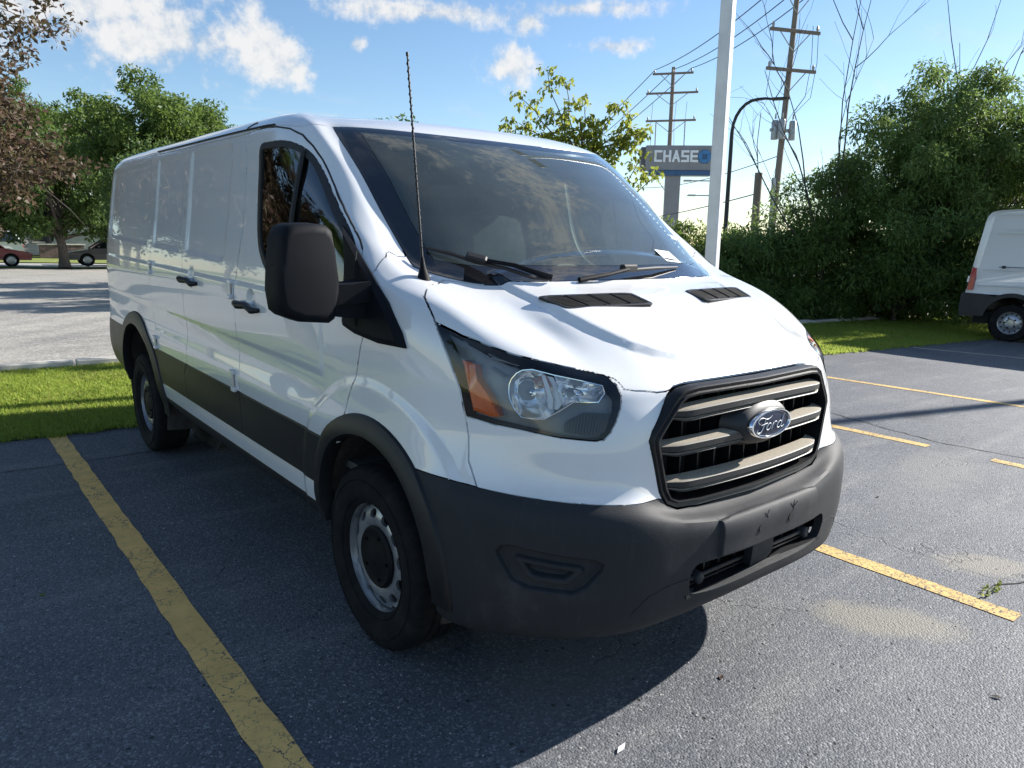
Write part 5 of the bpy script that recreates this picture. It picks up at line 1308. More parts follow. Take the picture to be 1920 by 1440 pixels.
# purple-leaved tree at the left edge
def purple_tree():
    rng = random.Random(12); root = empty('purple_leaf_tree', (-3.9, 7.3, 0), 0, 'purple-brown leaved tree hanging in from the left edge', 'tree'); cl = []; m = MB()
    tt = Vector((.3, 0, 2.1)); m.tube([Vector((0, 0, -.05)), Vector((.05, .02, 1.0)), tt], [.16, .13, .11], 10)
    for k in range(96):
        a = rng.uniform(-.8, .75) if k < 74 else rng.uniform(0, 6.28); el = rng.uniform(.10, 1.2); L = rng.uniform(2.0, 3.85 if .45 < el < .95 else 2.85) if k < 74 else rng.uniform(1.6, 2.6)
        d = Vector((math.cos(a)*math.cos(el), math.sin(a)*math.cos(el)*.8, math.sin(el))); s_ = tt*rng.uniform(.75, 1.1); pts = []
        for j in range(9):
            t = j/8; p = s_+d*L*t+Vector((rng.gauss(0, .05), rng.gauss(0, .05), rng.gauss(0, .04)))*(j > 0) - Vector((0, 0, .35*t*t*max(0, .9-el))); pts.append(p)
        m.tube(pts, [max(.004, .035*(1-j/8.5)) for j in range(9)], 5, False)
        for j in range(2, 9):
            for q in range(3):
                e = Vector((rng.gauss(0, 1), rng.gauss(0, 1), rng.gauss(-.15, .8))).normalized()*rng.uniform(.15, .55); p = pts[j]; m.tube([p, p+e*.5+Vector((0, 0, .02)), p+e-Vector((0, 0, .05))], [.006, .004, .002], 4, False)
                for w in (.4, .75, 1.0): c = p+e*w; cl.append((c.x, c.y, c.z, rng.uniform(.09, .20), rng.randrange(12, 26)))
    leaf_cloud('crown', cl, .07, 3, 'leaf_purple', root, droop=.15, aspect=.5); m.build('trunk', 'bark', root, smooth=60)
    # long bare twig drooping in front of the van's rear
    m = MB(); m.tube([Vector((1.7, -.25, 2.35)), Vector((2.4, -.35, 2.2)), Vector((2.85, -.42, 2.02)), Vector((3.1, -.45, 1.78)), Vector((3.22, -.47, 1.62))], [.010, .008, .006, .004, .002], 5); m.build('twig', 'bark_dead', root)
purple_tree()
# young tree with bright backlit leaves behind the windshield
def young_tree():
    rng = random.Random(21); root = empty('young_tree', (5.5, 5.45, gz(5.5)), 0, 'young tree with sparse bright yellow-green leaves behind the van windshield', 'tree'); m = MB(); cl = []; z0 = gz(5.5)
    m.tube([Vector((0, 0, -.05)), Vector((.02, .01, 1.0)), Vector((-.05, .03, 2.2)), Vector((-.15, .1, 3.3))], [.045, .035, .028, .012], 8)
    ends = [(-.52, .42, 3.93), (-.30, .25, 3.75), (-.12, .05, 3.45), (.22, -.25, 3.48), (.36, -.38, 3.25), (.42, -.48, 3.05), (-.78, .62, 3.55), (-.85, .65, 3.22), (-.95, .75, 3.10), (.05, -.1, 3.2), (-.4, .3, 3.3), (.62, -.68, 2.55), (.5, -.55, 2.8), (-.55, .4, 2.9), (.0, 0, 2.8), (-.25, .15, 3.0), (.2, -.2, 2.65), (-.7, .5, 2.75), (.3, -.3, 2.9), (.48, -.52, 3.12)]
    for e in ends:
        e = Vector(e); s_ = Vector((-.05, .03, 2.2)).lerp(Vector((-.12, .08, 2.9)), rng.random())
        if e.z < 2.85: s_ = Vector((0, .01, 1.7))
        pts = [s_.lerp(e, k/6)+Vector((rng.gauss(0, .03), rng.gauss(0, .03), -.10*math.sin(math.pi*k/6)*0)) for k in range(7)]; m.tube(pts, [.012*(1-k/7.5)+.002 for k in range(7)], 5, False)
        for k in range(2, 7):
            for q in range(3): c = pts[k]+Vector((rng.gauss(0, .07), rng.gauss(0, .07), rng.gauss(0, .06))); cl.append((c.x, c.y, c.z, .10, rng.randrange(9, 16)))
    leaf_cloud('crown', cl, .085, 5, 'leaf_young', root, droop=.55, aspect=.55); m.build('trunk', 'bark', root, smooth=60)
young_tree()
# the big shrub and its neighbours beside the delivery van
G_S = 'dense green shrubs along the grass at right'
SH = [(16.1, 5.7, [(0, 0, 2.7, 2.3, 2.0, 2.7), (.5, -.7, 4.2, 1.7, 1.7, 1.6), (-.9, 1.1, 2.2, 1.6, 1.5, 2.0), (-1.7, 2.2, 1.4, 1.3, 1.3, 1.5), (.2, -.4, 1.0, 2.2, 2.0, 1.0)], 480, 'leaf_shrub', 'big dense green shrub standing between the light pole and the delivery van', 31, .5),
      (17.6, 4.5, [(0, 0, 2.4, 2.0, 2.0, 2.4), (.1, -.1, 4.2, 1.3, 1.4, 1.3)], 220, 'leaf_shrub_light', 'lighter green shrub rising directly behind the delivery van roof', 32, .5),
      (13.4, 8.2, [(0, 0, 1.0, 1.5, 1.3, 1.1), (.5, .4, 1.2, 1.0, 1.0, .8)], 150, 'leaf_shrub', 'low dark shrub left of the big shrub beneath the short stump pole', 33, .3),
      (12.3, 9.6, [(0, 0, 1.1, 1.3, 1.2, 1.2)], 100, 'leaf_shrub_light', 'low shrub seen right beside the white light pole', 34, .3),
      (11.2, 10.6, [(0, 0, 1.15, 1.35, 1.2, 1.25)], 100, 'leaf_shrub', 'low shrub beneath the bank sign left of the light pole', 35, .3),
      (14.5, 7.0, [(0, 0, .45, 1.5, .7, .55)], 60, 'leaf_shrub', 'low scrub at the foot of the big shrub on its left', 37, .2),
      (16.9, 6.3, [(0, 0, .45, 1.6, .7, .55)], 60, 'leaf_shrub_light', 'low scrub at the foot of the big shrub on its right', 38, .2),
      (20.6, 3.4, [(0, 0, 2.2, 2.0, 2.2, 2.0)], 80, 'leaf_dark', 'dull dark foliage at the right edge far behind the delivery van', 36, .5)]
for x, y, cr, n_, mt, lab, sd_, th in SH:
    make_tree('shrub', (x, y, gz(x)), cr, n_, 270, .42, .125, mt, sd_, .07, th, lab, 'shrub', G_S, droop=.35, aspect=.30)
# bare dead trees standing up out of the shrubs
def bare_tree(loc, stems, seed, label, r0=.026):
    rng = random.Random(seed); root = empty('bare_tree', loc, 0, label, 'tree', 'leafless trees above the shrubs at right'); m = MB(); mb = MB()
    def grow(p, d, L, r, depth, mm):
        n = 6; pts = [p]; dd = d.copy()
        for k in range(n): dd = (dd+Vector((rng.gauss(0, .10), rng.gauss(0, .10), rng.gauss(.03, .06)))).normalized(); pts.append(pts[-1]+dd*L/n)
        mm.tube(pts, [max(.003, r*(1-.75*k/n)) for k in range(n+1)], 5, False)
        if depth < 2:
            for k in range(rng.randrange(3, 5)):
                i = rng.randrange(1, n+1); e = (dd+Vector((rng.gauss(0, .55), rng.gauss(0, .55), rng.gauss(.1, .25)))).normalized(); grow(pts[i], e, L*rng.uniform(.35, .55), r*.45, depth+1, mb)
    for (bx, by, bz), (tx, ty, tz) in stems:
        b = Vector((bx, by, bz)); t = Vector((tx, ty, tz)); grow(b, (t-b).normalized(), (t-b).length, r0, 0, m)
    m.build('trunk', 'bark_dead', root, smooth=60); mb.build('branches', 'bark_dead', root); return root
bare_tree((14.5, 6.6, gz(14.5)), [((0, 0, 0), (-.35, .5, 7.4)), ((.05, 0, 2.5), (.25, -.55, 7.2)), ((0, .1, 1.5), (-1.3, 1.6, 5.6)), ((0, .1, 1.5), (-.95, 1.15, 5.9)), ((0, .1, 1.2), (-1.9, 2.3, 4.4))], 41, 'bare dead tree rising left of the big shrub top')
bare_tree((17.6, 4.9, gz(17.6)), [((0, 0, 0), (-.2, 1.0, 6.6)), ((0, 0, 1.5), (.15, .2, 7.4)), ((0, 0, 1.5), (.2, -.5, 7.6)), ((0, 0, 1.5), (.55, -1.7, 6.0)), ((.1, -.6, 2.0), (.5, -2.2, 5.2))], 42, 'bare dead tree rising above the shrub behind the delivery van')

# ------------------------------------------------------------------ poles, lamps, wires, sign
def light_pole():
    root = empty('light_pole', (5.94, 3.62, gz(5.94)), .30, 'white square light pole rising behind the van hood', 'light pole')
    MB().box((0, 0, 4.3), (.15, .15, 8.6), bevel=.012).build('post', 'pole_paint', root)
    MB().box((0, 0, .02), (.34, .34, .04), bevel=.005).build('base_plate', 'pole_paint', root)
    for a in (0, 1):
        MB().box((0, (.45 if a else -.45), 8.62), (.30, .62, .14), bevel=.02).build('lamp_head', 'galvanised', root)
light_pole()
def far_light_pole():
    root = empty('light_pole', (18.0, -2.25, gz(18)), .3, 'square light pole beyond the right edge casting a long shadow', 'light pole')
    MB().box((0, 0, 4.6), (.15, .15, 9.2), bevel=.012).build('post', 'pole_paint', root); MB().box((0, 0, 9.25), (.34, 1.3, .14), bevel=.02).build('lamp_head', 'galvanised', root)
far_light_pole()
def street_lamp():
    root = empty('street_lamp', (22.3, 15.05, gz(22.3)), 0, 'black street lamp with a curved arm between two utility poles', 'street lamp')
    d = Vector((.56, -.83, 0)); pts = [Vector((0, 0, 0)), Vector((0, 0, 3)), Vector((0, 0, 6.0))]
    for k in range(1, 7): a = math.pi/2*k/6; pts.append(Vector((0, 0, 6.0))+d*(.85*(1-math.cos(a)))+Vector((0, 0, 1.15*math.sin(a))))
    pts += [pts[-1]+d*.25+Vector((0, 0, .02)), pts[-1]+d*.5+Vector((0, 0, -.01))]
    MB().tube(pts, [.10, .085, .07]+[.06]*6+[.05, .045], 10).build('post', 'lamp_black', root, smooth=50)
    e = pts[-1]; rot = Matrix((d, Vector((0, 0, 1)).cross(d), Vector((0, 0, 1)))).transposed(); MB().box(e+d*.28, (.62, .26, .09), rot, bevel=.03).build('lamp_head', 'lamp_black', root)
street_lamp()
def small_lamp():
    root = empty('street_lamp', (52., 37., -.45), 0, 'tiny distant double street lamp low beside the white light pole', 'street lamp')
    MB().tube([(0, 0, 0), (0, 0, 7.2)], [.12, .08], 8).build('post', 'galvanised', root)
    for dz, L in ((7.2, 2.4), (6.0, 2.0)):
        d = Vector((-.75, .66, 0)); MB().tube([Vector((0, 0, dz-.6)), Vector((0, 0, dz))+d*.4, Vector((0, 0, dz))+d*L], .06, 6).build('arm', 'galvanised', root); MB().box(Vector((0, 0, dz))+d*(L+.3), (.7, .7, .12), .78, bevel=.03).build('lamp_head', 'galvanised', root)
small_lamp()
def utility_pole(loc, h, r, lean, arms, label, rz, transformer=False, struts=False):
    root = empty('utility_pole', loc, rz, label, 'utility pole'); top = Vector((lean[0], lean[1], h))
    def ax(z): return Vector((lean[0]*z/h, lean[1]*z/h, z))
    MB().tube([Vector((0, 0, -.1)), ax(h*.5), top], [r, r*.85, r*.65], 12).build('pole', 'pole_wood', root, smooth=50)
    tips = []
    for z, L, n_i in arms:
        c = ax(z); a = MB().box(c+Vector((0, -r*.9, 0)), (L, .10, .12), bevel=.01).build('crossarm', 'pole_wood', root)
        for s_ in (-1, 1):
            MB().tube([c+Vector((s_*L*.30, -r*.9, -.05)), c+Vector((0, -r*.8, -.75))], .022, 5).build('brace', 'galvanised', root)
        for k in range(n_i):
            x = -L/2+.12+(L-.24)*k/max(1, n_i-1); MB().tube([c+Vector((x, -r*.9, .05)), c+Vector((x, -r*.9, .16)), c+Vector((x, -r*.9, .26))], [.035, .055, .03], 8).build('insulator', 'insulator', root); tips.append((z, x))
    if struts:
        z1, z0 = struts
        for s_ in (-1, 1): MB().box((ax(z0)+ax(z1))/2+Vector((s_*.9, -r*.9, 0)), (.07, .07, z1-z0)).build('strut', 'galvanised', root)
        for x, tz in ((-.95, -2.6), (.5, -2.6), (1.05, -2.6)):
            p0 = ax(z0)+Vector((x, -r, -.1)); MB().tube([p0, p0+Vector((.02, 0, -.9)), p0+Vector((-x*.35, 0, -1.7)), ax(z0+tz)+Vector((0, -r, 0))], .022, 5).build('drop_cable', 'wire_black', root)
        for x in (-1.15, .3, .95):
            p0 = ax(z1+1.1)+Vector((x, -r, 0)); MB().tube([p0, p0+Vector((-.08, 0, -1.4)), p0+Vector((-.02, 0, -2.6)), ax(z0)+Vector((x*.95, -r, .1))], .014, 4).build('drop_cable', 'wire_black', root)
    if transformer:
        z = transformer
        for x, y in ((-.36, 0), (-.26, -.30), (.36, -.1)):
            c = ax(z)+Vector((x, y, 0)); m = MB(); m.lathe([(0, -.36), (.125, -.36), (.135, -.32), (.135, .30), (.11, .36), (0, .38)], 16, 'Z', c); m.build('transformer', 'galvanised', root, smooth=50)
            MB().tube([c+Vector((0, 0, .42)), c+Vector((0, 0, .62))], [.04, .025], 6).build('bushing', 'insulator', root)
        MB().box(ax(z), (1.1, .12, .12)).build('bracket', 'galvanised', root)
        MB().box(ax(z-1.9)+Vector((-.19, -.05, -1.5)), (.12, .12, 3.2)).build('riser_pipe', 'galvanised', root)
        for x in (-1.0, .75, 1.0):
            p0 = ax(h-2.2)+Vector((x, -r, 0)); MB().tube([p0, p0+Vector((.06, 0, -1.3)), p0+Vector((-.1, 0, -2.6)), ax(z+.6)+Vector((x*.35, -.1, 0))], .010, 4).build('drop_cable', 'wire_black', root)
    return root
P1 = (36.3, 29.6, -.44); P2 = (24.86, 14.75, gz(24.8))
up1 = utility_pole(P1, 12.75, .17, (-.0, .0), [(12.35, 2.5, 3), (11.2, 3.2, 2), (9.55, 3.1, 2), (7.7, 3.1, 5)], 'distant wooden utility pole with four crossarms above the bank sign', -.95, struts=(9.55, 7.7))
up2 = utility_pole(P2, 12.4, .14, (.35, -.1), [(11.3, 1.9, 3), (9.95, 2.2, 2), (8.55, 2.2, 2)], 'near wooden utility pole with three grey transformers left of the shrubs', -.40, transformer=6.35)
root = empty('stump_pole', (17.6, 10.7, gz(17.6)), 0, 'short cut-off wooden pole above the low shrubs', 'pole'); MB().tube([(0, 0, -.1), (.02, 0, 3.9)], [.13, .11], 10).build('pole', 'pole_wood', root, smooth=50); MB().tube([(.0, 0, 3.85), (-.1, .05, 4.7), (.05, .1, 5.6)], .012, 4).build('loose_wire', 'wire_black', root)
def wire(a, b, sag, r, label):
    a, b = Vector(a), Vector(b); pts = [a.lerp(b, k/20)-Vector((0, 0, sag*4*(k/20)*(1-k/20))) for k in range(21)]; tag(MB().tube(pts, r, 5).build('power_line', 'wire_black'), label, 'wire', 'overhead power lines')
def arm_pt(P_, lean, h, rz, z, x): return Vector((P_[0], P_[1], P_[2]))+Vector((lean[0]*z/h, lean[1]*z/h, 0))+Matrix.Rotation(rz, 3, 'Z') @ Vector((x, -.16, z+.26))
far_end = Vector((58, 66, 9.2)); near_end = Vector((16.2, -2.5, 14.0))
for x, lab in ((-1.1, 'left'), (0.1, 'middle'), (1.1, 'right')):
    a1 = arm_pt(P1, (0, 0), 12.75, -.95, 12.35, x); a2 = arm_pt(P2, (.35, -.1), 12.4, -.40, 11.3, x*.75)
    wire(a1, a2, .35, .022, 'black power line, %s one of three strung between the two utility poles' % lab)
    off = Matrix.Rotation(-.95, 3, 'Z') @ Vector((x, 0, 0)); wire(a1, far_end+off, .5, .025, 'black power line, %s one running off from the distant utility pole' % lab); wire(a2, near_end+off, .3, .016, 'black power line, %s one running up out of the picture' % lab)
wire(P2+Vector((.15, 0, 5.4)) if isinstance(P2, Vector) else Vector(P2)+Vector((.15, 0, 5.4)), (44, 40, 6.0), .5, .018, 'thin service wire sagging away behind the white light pole')
wire((17.6, 10.7, 3.0), (40, 38, 3.2), .25, .018, 'low service wire just above the shrubs beneath the bank sign')
def bank_sign():
    X = Vector((27.3, 21.55, 0)); root = empty('bank_sign', (X.x, X.y, -.44), 0, 'grey bank pylon sign with white lettering and blue octagon', 'sign')
    # local frame: u along the face, n out of the face towards the street
    ang = math.atan2(-2.15, 2.25); u = Vector((math.cos(ang), math.sin(ang), 0)); n = Vector((u.y, -u.x, 0)); n = n if n.dot(Vector((-1, -1, 0))) > 0 else -n; zz = Vector((0, 0, 1))
    rot = Matrix((u, -n, zz)).transposed(); zc = 5.98
    def at(uu, nn, z): return u*uu+n*nn+zz*z
    MB().box(at(0, 0, zc), (3.15, .55, 1.16), rot, bevel=.02).build('cabinet', 'sign_grey', root)
    MB().box(at(-1.66, -.35, zc-.03), (.26, .75, 1.12), rot, bevel=.02).build('cabinet_end', 'sign_dark', root)
    MB().box(at(.06, .02, zc-.70), (2.96, .62, .24), rot, bevel=.02).build('blue_band', 'sign_blue', root)
    MB().box(at(-.22, 0, 2.6), (.72, .34, 5.4), rot, bevel=.02).build('pylon', 'sign_grey', root)
    S_ = {'C': [((0, 1), (1, 1)), ((0, 0), (1, 0)), ((0, 0), (0, 1))], 'H': [((0, 0), (0, 1)), ((1, 0), (1, 1)), ((0, .5), (1, .5))], 'A': [((0, 0), (.5, 1)), ((1, 0), (.5, 1)), ((.22, .32), (.78, .32))], 'S': [((0, 1), (1, 1)), ((0, .5), (1, .5)), ((0, 0), (1, 0)), ((0, .5), (0, 1)), ((1, 0), (1, .5))], 'E': [((0, 0), (0, 1)), ((0, 1), (1, 1)), ((0, .5), (.9, .5)), ((0, 0), (1, 0))]}
    x = -1.13; w = .27; h = .44; t = .105
    for ch in 'CHASE':
        m = MB()
        for k, ((ax, az), (bx, bz)) in enumerate(S_[ch]):
            a = at(x+ax*w, .295+.0015*k, zc-.14+az*h); b = at(x+bx*w, .295+.0015*k, zc-.14+bz*h); d = (b-a); L = d.length; d.normalize(); m.box((a+b)/2, (L+t, .06, t), Matrix((d, -n, d.cross(-n))).transposed())
        o = m.build('letter', 'sign_white', root); x += w+.155
    # octagon of four blue pieces round a small square
    c = (1.20, zc+.06); R_ = .34; m = MB()
    m.prism([at(c[0]+R_*1.0*math.cos(math.pi/8+k*math.pi/4), .28, c[1]+R_*math.sin(math.pi/8+k*math.pi/4)) for k in range(8)], n*.03); m.build('logo', 'sign_blue', root)
    for k in range(4):
        a = k*math.pi/2; ca, sa = math.cos(a), math.sin(a)
        pts = [(-.11, .12), (-.11, .30), (.13, .30), (.29, .14), (.12, .12)]
        MB().prism([at(c[0]+px*ca-pz*sa, .311, c[1]+px*sa+pz*ca) for px, pz in pts], n*.02).build('logo_piece', 'sign_blue_light', root)
bank_sign()

# ------------------------------------------------------------------ delivery van at the right edge
def delivery_van():
    root = empty('delivery_van', (14.95, 2.63, gz(13.9)-.0), 0, 'tall white delivery van with dark lower trim cut off by the right edge', 'van')
    root.rotation_euler = (0, math.radians(.6), 0)
    # side profile in (y, z); y = 0 at the rear axle, rear bumper at +.88
    prof = [(.845, .40), (.88, .62), (.87, .92), (.80, 1.36), (.70, 1.62), (.71, 2.0)]
    body = [(.84, .86), (.80, 1.05), (.775, 1.30), (.74, 1.60), (.70, 1.9), (.665, 2.20), (.64, 2.33), (.58, 2.415), (.45, 2.45), (-1.0, 2.50), (-2.6, 2.52), (-3.0, 2.47), (-3.35, 2.25), (-3.85, 1.55), (-4.35, 1.30), (-4.75, 1.05), (-4.85, .86)]
    secs = [(-1.0, .02), (-.985, .0), (.985, .0), (1.0, .02)]
    m = MB(); n = len(body)
    def half(z): return 1.02-.10*max(0, (z-1.0)/1.5)**1.5
    R = []
    for s_, ins in ((-1, .05), (-1, .012), (-1, 0)):
        pass
    def ring(k, ins): return [Vector((k*(half(z)-.0 if ins == 0 else half(z)+.0)-k*0, y*(1) - (ins if y > -1 else -ins)*0, z)) for y, z in body]
    cen = Vector((0, -2.0, 1.6))
    def r2(k, w, sc): return [Vector((k*(half(z)*w), -2.0+(y+2.0)*sc, 1.5+(z-1.5)*sc)) for y, z in body]
    m.loft([r2(-1, .955, .965), r2(-1, .985, .985), r2(-1, 1, .996), r2(-1, 1.0, .99), r2(1, 1.0, .99), r2(1, 1, .996), r2(1, .985, .985), r2(1, .955, .965)][0:3]+[r2(1, 1, .996), r2(1, .985, .985), r2(1, .955, .965)])
    b = m.build('body', 'white_paint', root, smooth=40)
    # dark lower cladding with an arch over the rear wheel
    for s_ in (-1, 1):
        arc = [(.47*math.cos(a), .36+.47*math.sin(a)) for a in np.linspace(.18, math.pi-.18, 15)]
        pts = [(.875, .42), (.90, .60), (.885, .875), (.50, .865)]+[(.56*math.cos(a), .36+.545*math.sin(a)) for a in np.linspace(1.0, math.pi-1.0, 9)]+[(-.5, .80), (-3.6, .80), (-3.6, .40)]+[(y, z) for y, z in arc[::-1]]
        MB().prism([Vector((s_*1.0, y, z)) for y, z in pts], (s_*.045, 0, 0)).build('cladding', 'dark_trim', root)
        MB().prism([Vector((s_*.98, y, z)) for y, z in [(-3.0, .40), (-3.0, .32), (-.5, .32), (-.5, .40)]], (s_*.03, 0, 0)).build('sill', 'dark_trim', root)
        m = MB(); m.loft([[Vector((s_*.93, .845, .92)), Vector((s_*1.035, .80, .93)), Vector((s_*1.037, .70, .93)), Vector((s_*.97, .70, .95))], [Vector((s_*.93, .815, 1.18)), Vector((s_*1.03, .765, 1.18)), Vector((s_*1.032, .68, 1.18)), Vector((s_*.97, .68, 1.18))], [Vector((s_*.93, .785, 1.40)), Vector((s_*1.02, .745, 1.38)), Vector((s_*1.02, .69, 1.33)), Vector((s_*.97, .69, 1.36))]]); tl = m.build('tail_lamp', 'red_lens', root, bevel=.008)
        MB().box((s_*1.0, .80, 1.14), (.05, .03, .12), Matrix.Rotation(.13, 3, 'X')).build('lamp_segment', 'lens_white', tl)
        MB().box((s_*1.017, -.9, 1.385), (.012, 2.4, .012)).build('slide_rail', 'dark_trim', root); MB().box((s_*1.018, .22, 1.385), (.03, .06, .05), bevel=.006).build('rail_end', 'dark_trim', root)
        for z, y0, y1, w in ((1.03, .62, -3.0, .014), (1.33, .58, -3.0, .010), (2.02, .42, -3.0, .012), (2.09, .36, -3.0, .006), (2.36, .4, -2.6, .008)):
            MB().tube([Vector((s_*(half(z)+.001), y0, z)), Vector((s_*(half(z)+.001), y1, z))], w, 5).build('side_rib', 'white_paint', root, smooth=40)
    MB().box((0, .83, .62), (2.0, .12, .42), bevel=.04).build('rear_bumper', 'dark_trim', root)
    MB().box((0, -2.0, .40), (1.7, 5.4, .22)).build('underbody', 'gap_dark', root)
    MB().tube([(-.75, .75, .40), (-.75, .45, .33), (-.6, .2, .33)], .03, 8).build('exhaust', 'galvanised', root)
    for s_ in (-1, 1):
        for y in (0., -4.03):
            w = bpy.data.objects.new('wheel', None); COL.objects.link(w); w.parent = root; w.location = (s_*.90, y, .345)
            m = MB(); m.lathe([(.21, .09), (.25, .115), (.30, .118), (.335, .105), (.345, .07), (.345, -.07), (.33, -.105), (.21, -.10)], 48, 'X'); m.build('tyre', 'tyre_rubber', w, smooth=40)
            h = s_; m = MB(); m.lathe([(.222, h*.105), (.225, h*.095), (.205, h*.085), (.195, h*.03), (.15, h*.05), (.12, h*.075), (.08, h*.08), (.06, h*.06), (0, h*.062)], 40, 'X'); rm = m.build('rim', 'steel_wheel', w, smooth=35)
            for k in range(12):
                a = 2*math.pi*k/12; MB().tube([(h*.030, .172*math.cos(a), .172*math.sin(a)), (h*.047, .172*math.cos(a), .172*math.sin(a))], .016, 8).build('hand_hole', 'gap_dark', rm)
            for k in range(5):
                a = 2*math.pi*k/5; MB().tube([(h*.07, .098*math.cos(a), .098*math.sin(a)), (h*.088, .098*math.cos(a), .098*math.sin(a))], .018, 6).build('lug_nut', 'hub_cap_black', rm)
            m = MB(); m.lathe([(.40, h*.02), (.40, -h*.2)], 28, 'X'); m.build('wheel_liner', 'wheel_liner', w, smooth=40)
    for s_ in (-1, 1):   # cab glass and lamps, out of the picture
        MB().prism([Vector((s_*1.0, y, z)) for y, z in ((-2.5, 1.35), (-2.5, 1.95), (-3.05, 1.95), (-3.6, 1.40))], (s_*.01, 0, 0)).build('window', 'pane_dark', root)
        MB().box((s_*.75, -4.72, 1.02), (.4, .2, .25), bevel=.03).build('headlight', 'lens_white', root)
    m = MB(); m.loft([[Vector((x, -3.36, 2.22)) for x in (-.8, .8)], [Vector((x, -3.86, 1.52)) for x in (-.88, .88)]], False, False); bmesh.ops.translate(m.bm, vec=(0, -.02, .02), verts=m.bm.verts[:]); m.build('windshield', 'pane_dark', root)
    return root
delivery_van()

# ------------------------------------------------------------------ far street: cars and houses
def car(loc, rz, mat, label, suv=False):
    root = empty('parked_car', loc, rz, label, 'car', 'cars on the far street'); L = 2.25; k = 1.16 if suv else 1.
    lo = [(-2.2, .32), (-2.25, .62), (-2.12, .80*k), (-1.1, .92*k), (1.25, .95*k), (2.05, .92*k), (2.22, .72), (2.2, .32)]
    if not suv: lo[2:6] = [(-2.10, .70), (-1.0, .90), (1.3, .94), (2.1, .90)]
    m = MB(); m.loft([[Vector((x, s_*w, z)) for x, z in lo] for s_, w in ((-1, .80), (-1, .88), (1, .88), (1, .80))]); m.build('body', mat, root, bevel=.03, smooth=40)
    top = [(-1.15, .88*k), (-.45, 1.38*k), (.75, 1.42*k), (1.55, .92*k)] if not suv else [(-1.15, .90*k), (-.55, 1.44*k), (1.7, 1.46*k), (2.1, .92*k)]
    m = MB(); m.loft([[Vector((x, s_*.86, z)) if z < 1.2 else Vector((x, s_*.66, z)) for x, z in top] for s_ in (-1, 1)]); m.build('glasshouse', 'pane_dark', root, bevel=.02, smooth=40)
    m = MB(); m.loft([[Vector((top[1][0]+.05, s_*.66, top[1][1]+.005)), Vector((top[2][0]-.03, s_*.66, top[2][1]+.005)), Vector((top[2][0]-.05, s_*.6, top[2][1]+.05)), Vector((top[1][0]+.1, s_*.6, top[1][1]+.05))] for s_ in (-1, 1)]); m.build('roof', mat, root, smooth=40)
    for s_ in (-1, 1):
        for xx in (top[0][0], .15, top[3][0]):
            pass
        MB().tube([Vector((top[0][0], s_*.865, top[0][1])), Vector((top[1][0], s_*.675, top[1][1]+.01))], .035, 5).build('pillar', mat, root); MB().tube([Vector((top[3][0], s_*.865, top[3][1])), Vector((top[2][0], s_*.675, top[2][1]+.01))], .04, 5).build('pillar', mat, root); MB().tube([Vector((.2, s_*.868, .93*k)), Vector((.15, s_*.675, 1.41*k))], .03, 5).build('pillar', mat, root)
        MB().box((-2.15, s_*.62, .66), (.16, .36, .13), bevel=.03).build('headlight', 'lens_white', root); MB().box((2.17, s_*.65, .78), (.1, .3, .14), bevel=.02).build('tail_lamp', 'red_lens', root)
        MB().box((-.85, s_*.97, .98*k), (.12, .16, .11), bevel=.02).build('mirror', mat, root)
        for x in (-1.38, 1.35):
            m = MB(); m.lathe([(.20, s_*.10), (.30, s_*.10), (.325, s_*.07), (.325, -s_*.09), (.2, -s_*.1)], 24, 'Y', (x, s_*.80, .325)); w = m.build('wheel', 'tyre_rubber', root, smooth=40)
            m = MB(); m.lathe([(.21, s_*.095), (.16, s_*.07), (.05, s_*.085), (0, s_*.085)], 20, 'Y', (x, s_*.80, .325)); m.build('rim', 'alloy', w, smooth=30)
    return root
def on_street(x, t): return (x, 40.2-.075*x+t, -.03)
car(on_street(.35, 1.2), math.pi-.075, 'car_red', 'red sedan at the far left edge on the street')
car(on_street(6.3, 1.4), -.075, 'car_slate', 'dark slate hatchback parked right of the street tree trunk')
car(on_street(8.2, 4.0), math.pi-.075, 'car_black', 'black sport utility car behind the slate hatchback', True)
car(on_street(-.5, 17.), math.pi-.075, 'car_white', 'white car far behind the street trees')
car(on_street(1.6, 16.), -.075, 'car_white', 'white car farthest away beneath the left street tree', True)
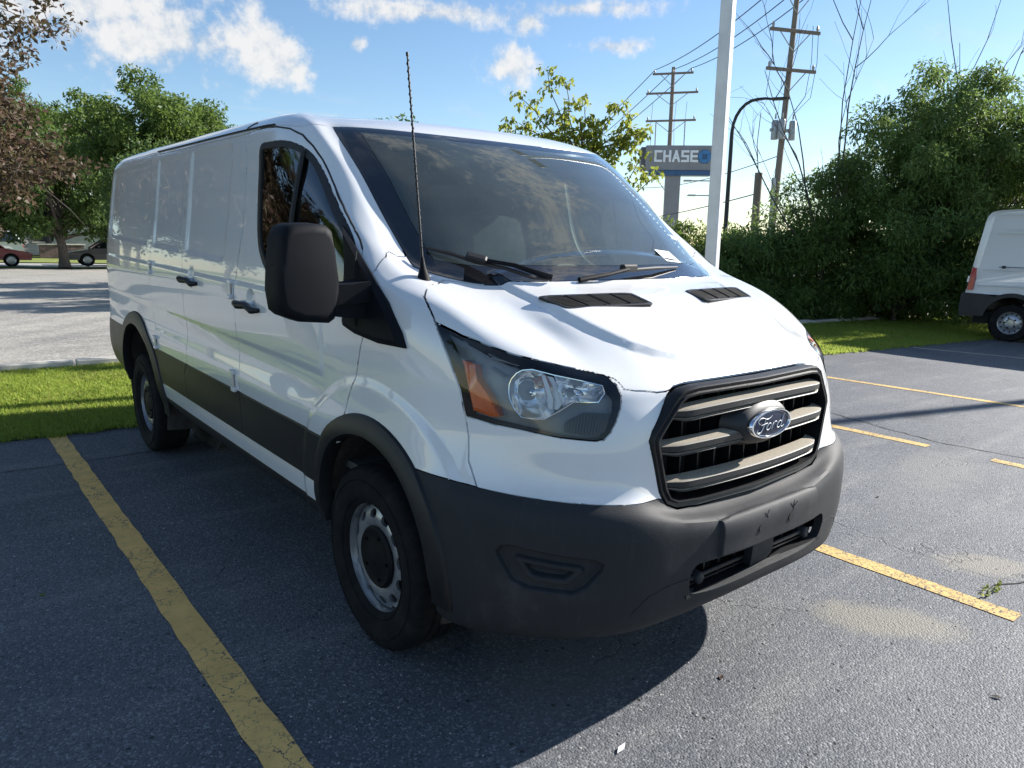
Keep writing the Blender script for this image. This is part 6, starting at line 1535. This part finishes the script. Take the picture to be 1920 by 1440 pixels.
def house(loc, rz, w, d, h, wall, label, pitch=1.6, wins=4):
    root = empty('house', loc, rz, label, 'house', 'houses across the street')
    MB().box((0, 0, h/2), (w, d, h)).build('wall', wall, root)
    m = MB(); m.loft([[Vector((-w/2-.4, y, z)) for y, z in ((-d/2-.5, h-.05), (0, h+pitch), (d/2+.5, h-.05))], [Vector((w/2+.4, y, z)) for y, z in ((-d/2-.5, h-.05), (0, h+pitch), (d/2+.5, h-.05))]]); m.build('roof', 'roof_shingle', root)
    for k in range(wins):
        x = -w/2+w*(k+.5)/wins; wn = MB().box((x, -d/2-.02, h*.55), (1.3, .06, 1.2)).build('window', 'pane_dark', root); MB().box((x, -d/2-.05, h*.55-.66), (1.5, .12, .1)).build('sill', 'wall_pale', wn)
    MB().box((w*.18, -d/2-.02, 1.05), (1.0, .06, 2.1)).build('door', 'dark_trim', root)
house((-5., 66, 0), -.07, 15, 9, 3.0, 'brick_red', 'red brick house far off at the left edge behind the trees')
house((13, 68, 0), -.07, 18, 9, 2.9, 'wall_pale', 'pale low house far off behind the street trees')
def wall_run():
    root = empty('garden_wall', (6.0, 56.2, 0), -.07, 'low brown brick wall with pale cap across the street', 'wall'); MB().box((0, 0, .42), (2.6, .3, .84)).build('wall', 'roof_shingle', root); MB().box((0, 0, .88), (2.8, .4, .08)).build('cap', 'wall_pale', root)
wall_run()
# the rest of the grounds to the left: seen in the paint and the glass
for k, (x, y, s_, rz) in enumerate(((-11.5, 10.5, 1.15, .6), (-13, 19., 1.35, 2.1), (-16, 1.5, 1.2, 3.3), (-9.5, 27., 1.3, 4.4), (-4.5, 58., 1.7, 1.), (6., 61., 1.8, 2.), (15., 57., 1.7, 5.), (-12, 54, 1.7, 3.), (22, 62, 1.6, 4.))):
    t = copy_tree(t_locust); t.location = (x, y, 0); t.scale = (s_, s_, s_*1.1); t.rotation_euler = (0, 0, rz)
    t['label'] = ['locust tree left of the picture beside the purple tree', 'locust tree left of the picture beyond the grass strip', 'locust tree left of the picture level with the van nose', 'locust tree left of the picture beside the far lot', 'tall tree behind the red brick house', 'tall tree behind the low brick wall across the street', 'tall tree left of the pale low house', 'tall tree at the far left behind the red house', 'tall tree right of the pale low house'][k]; t['group'] = 'trees farther off to the left'
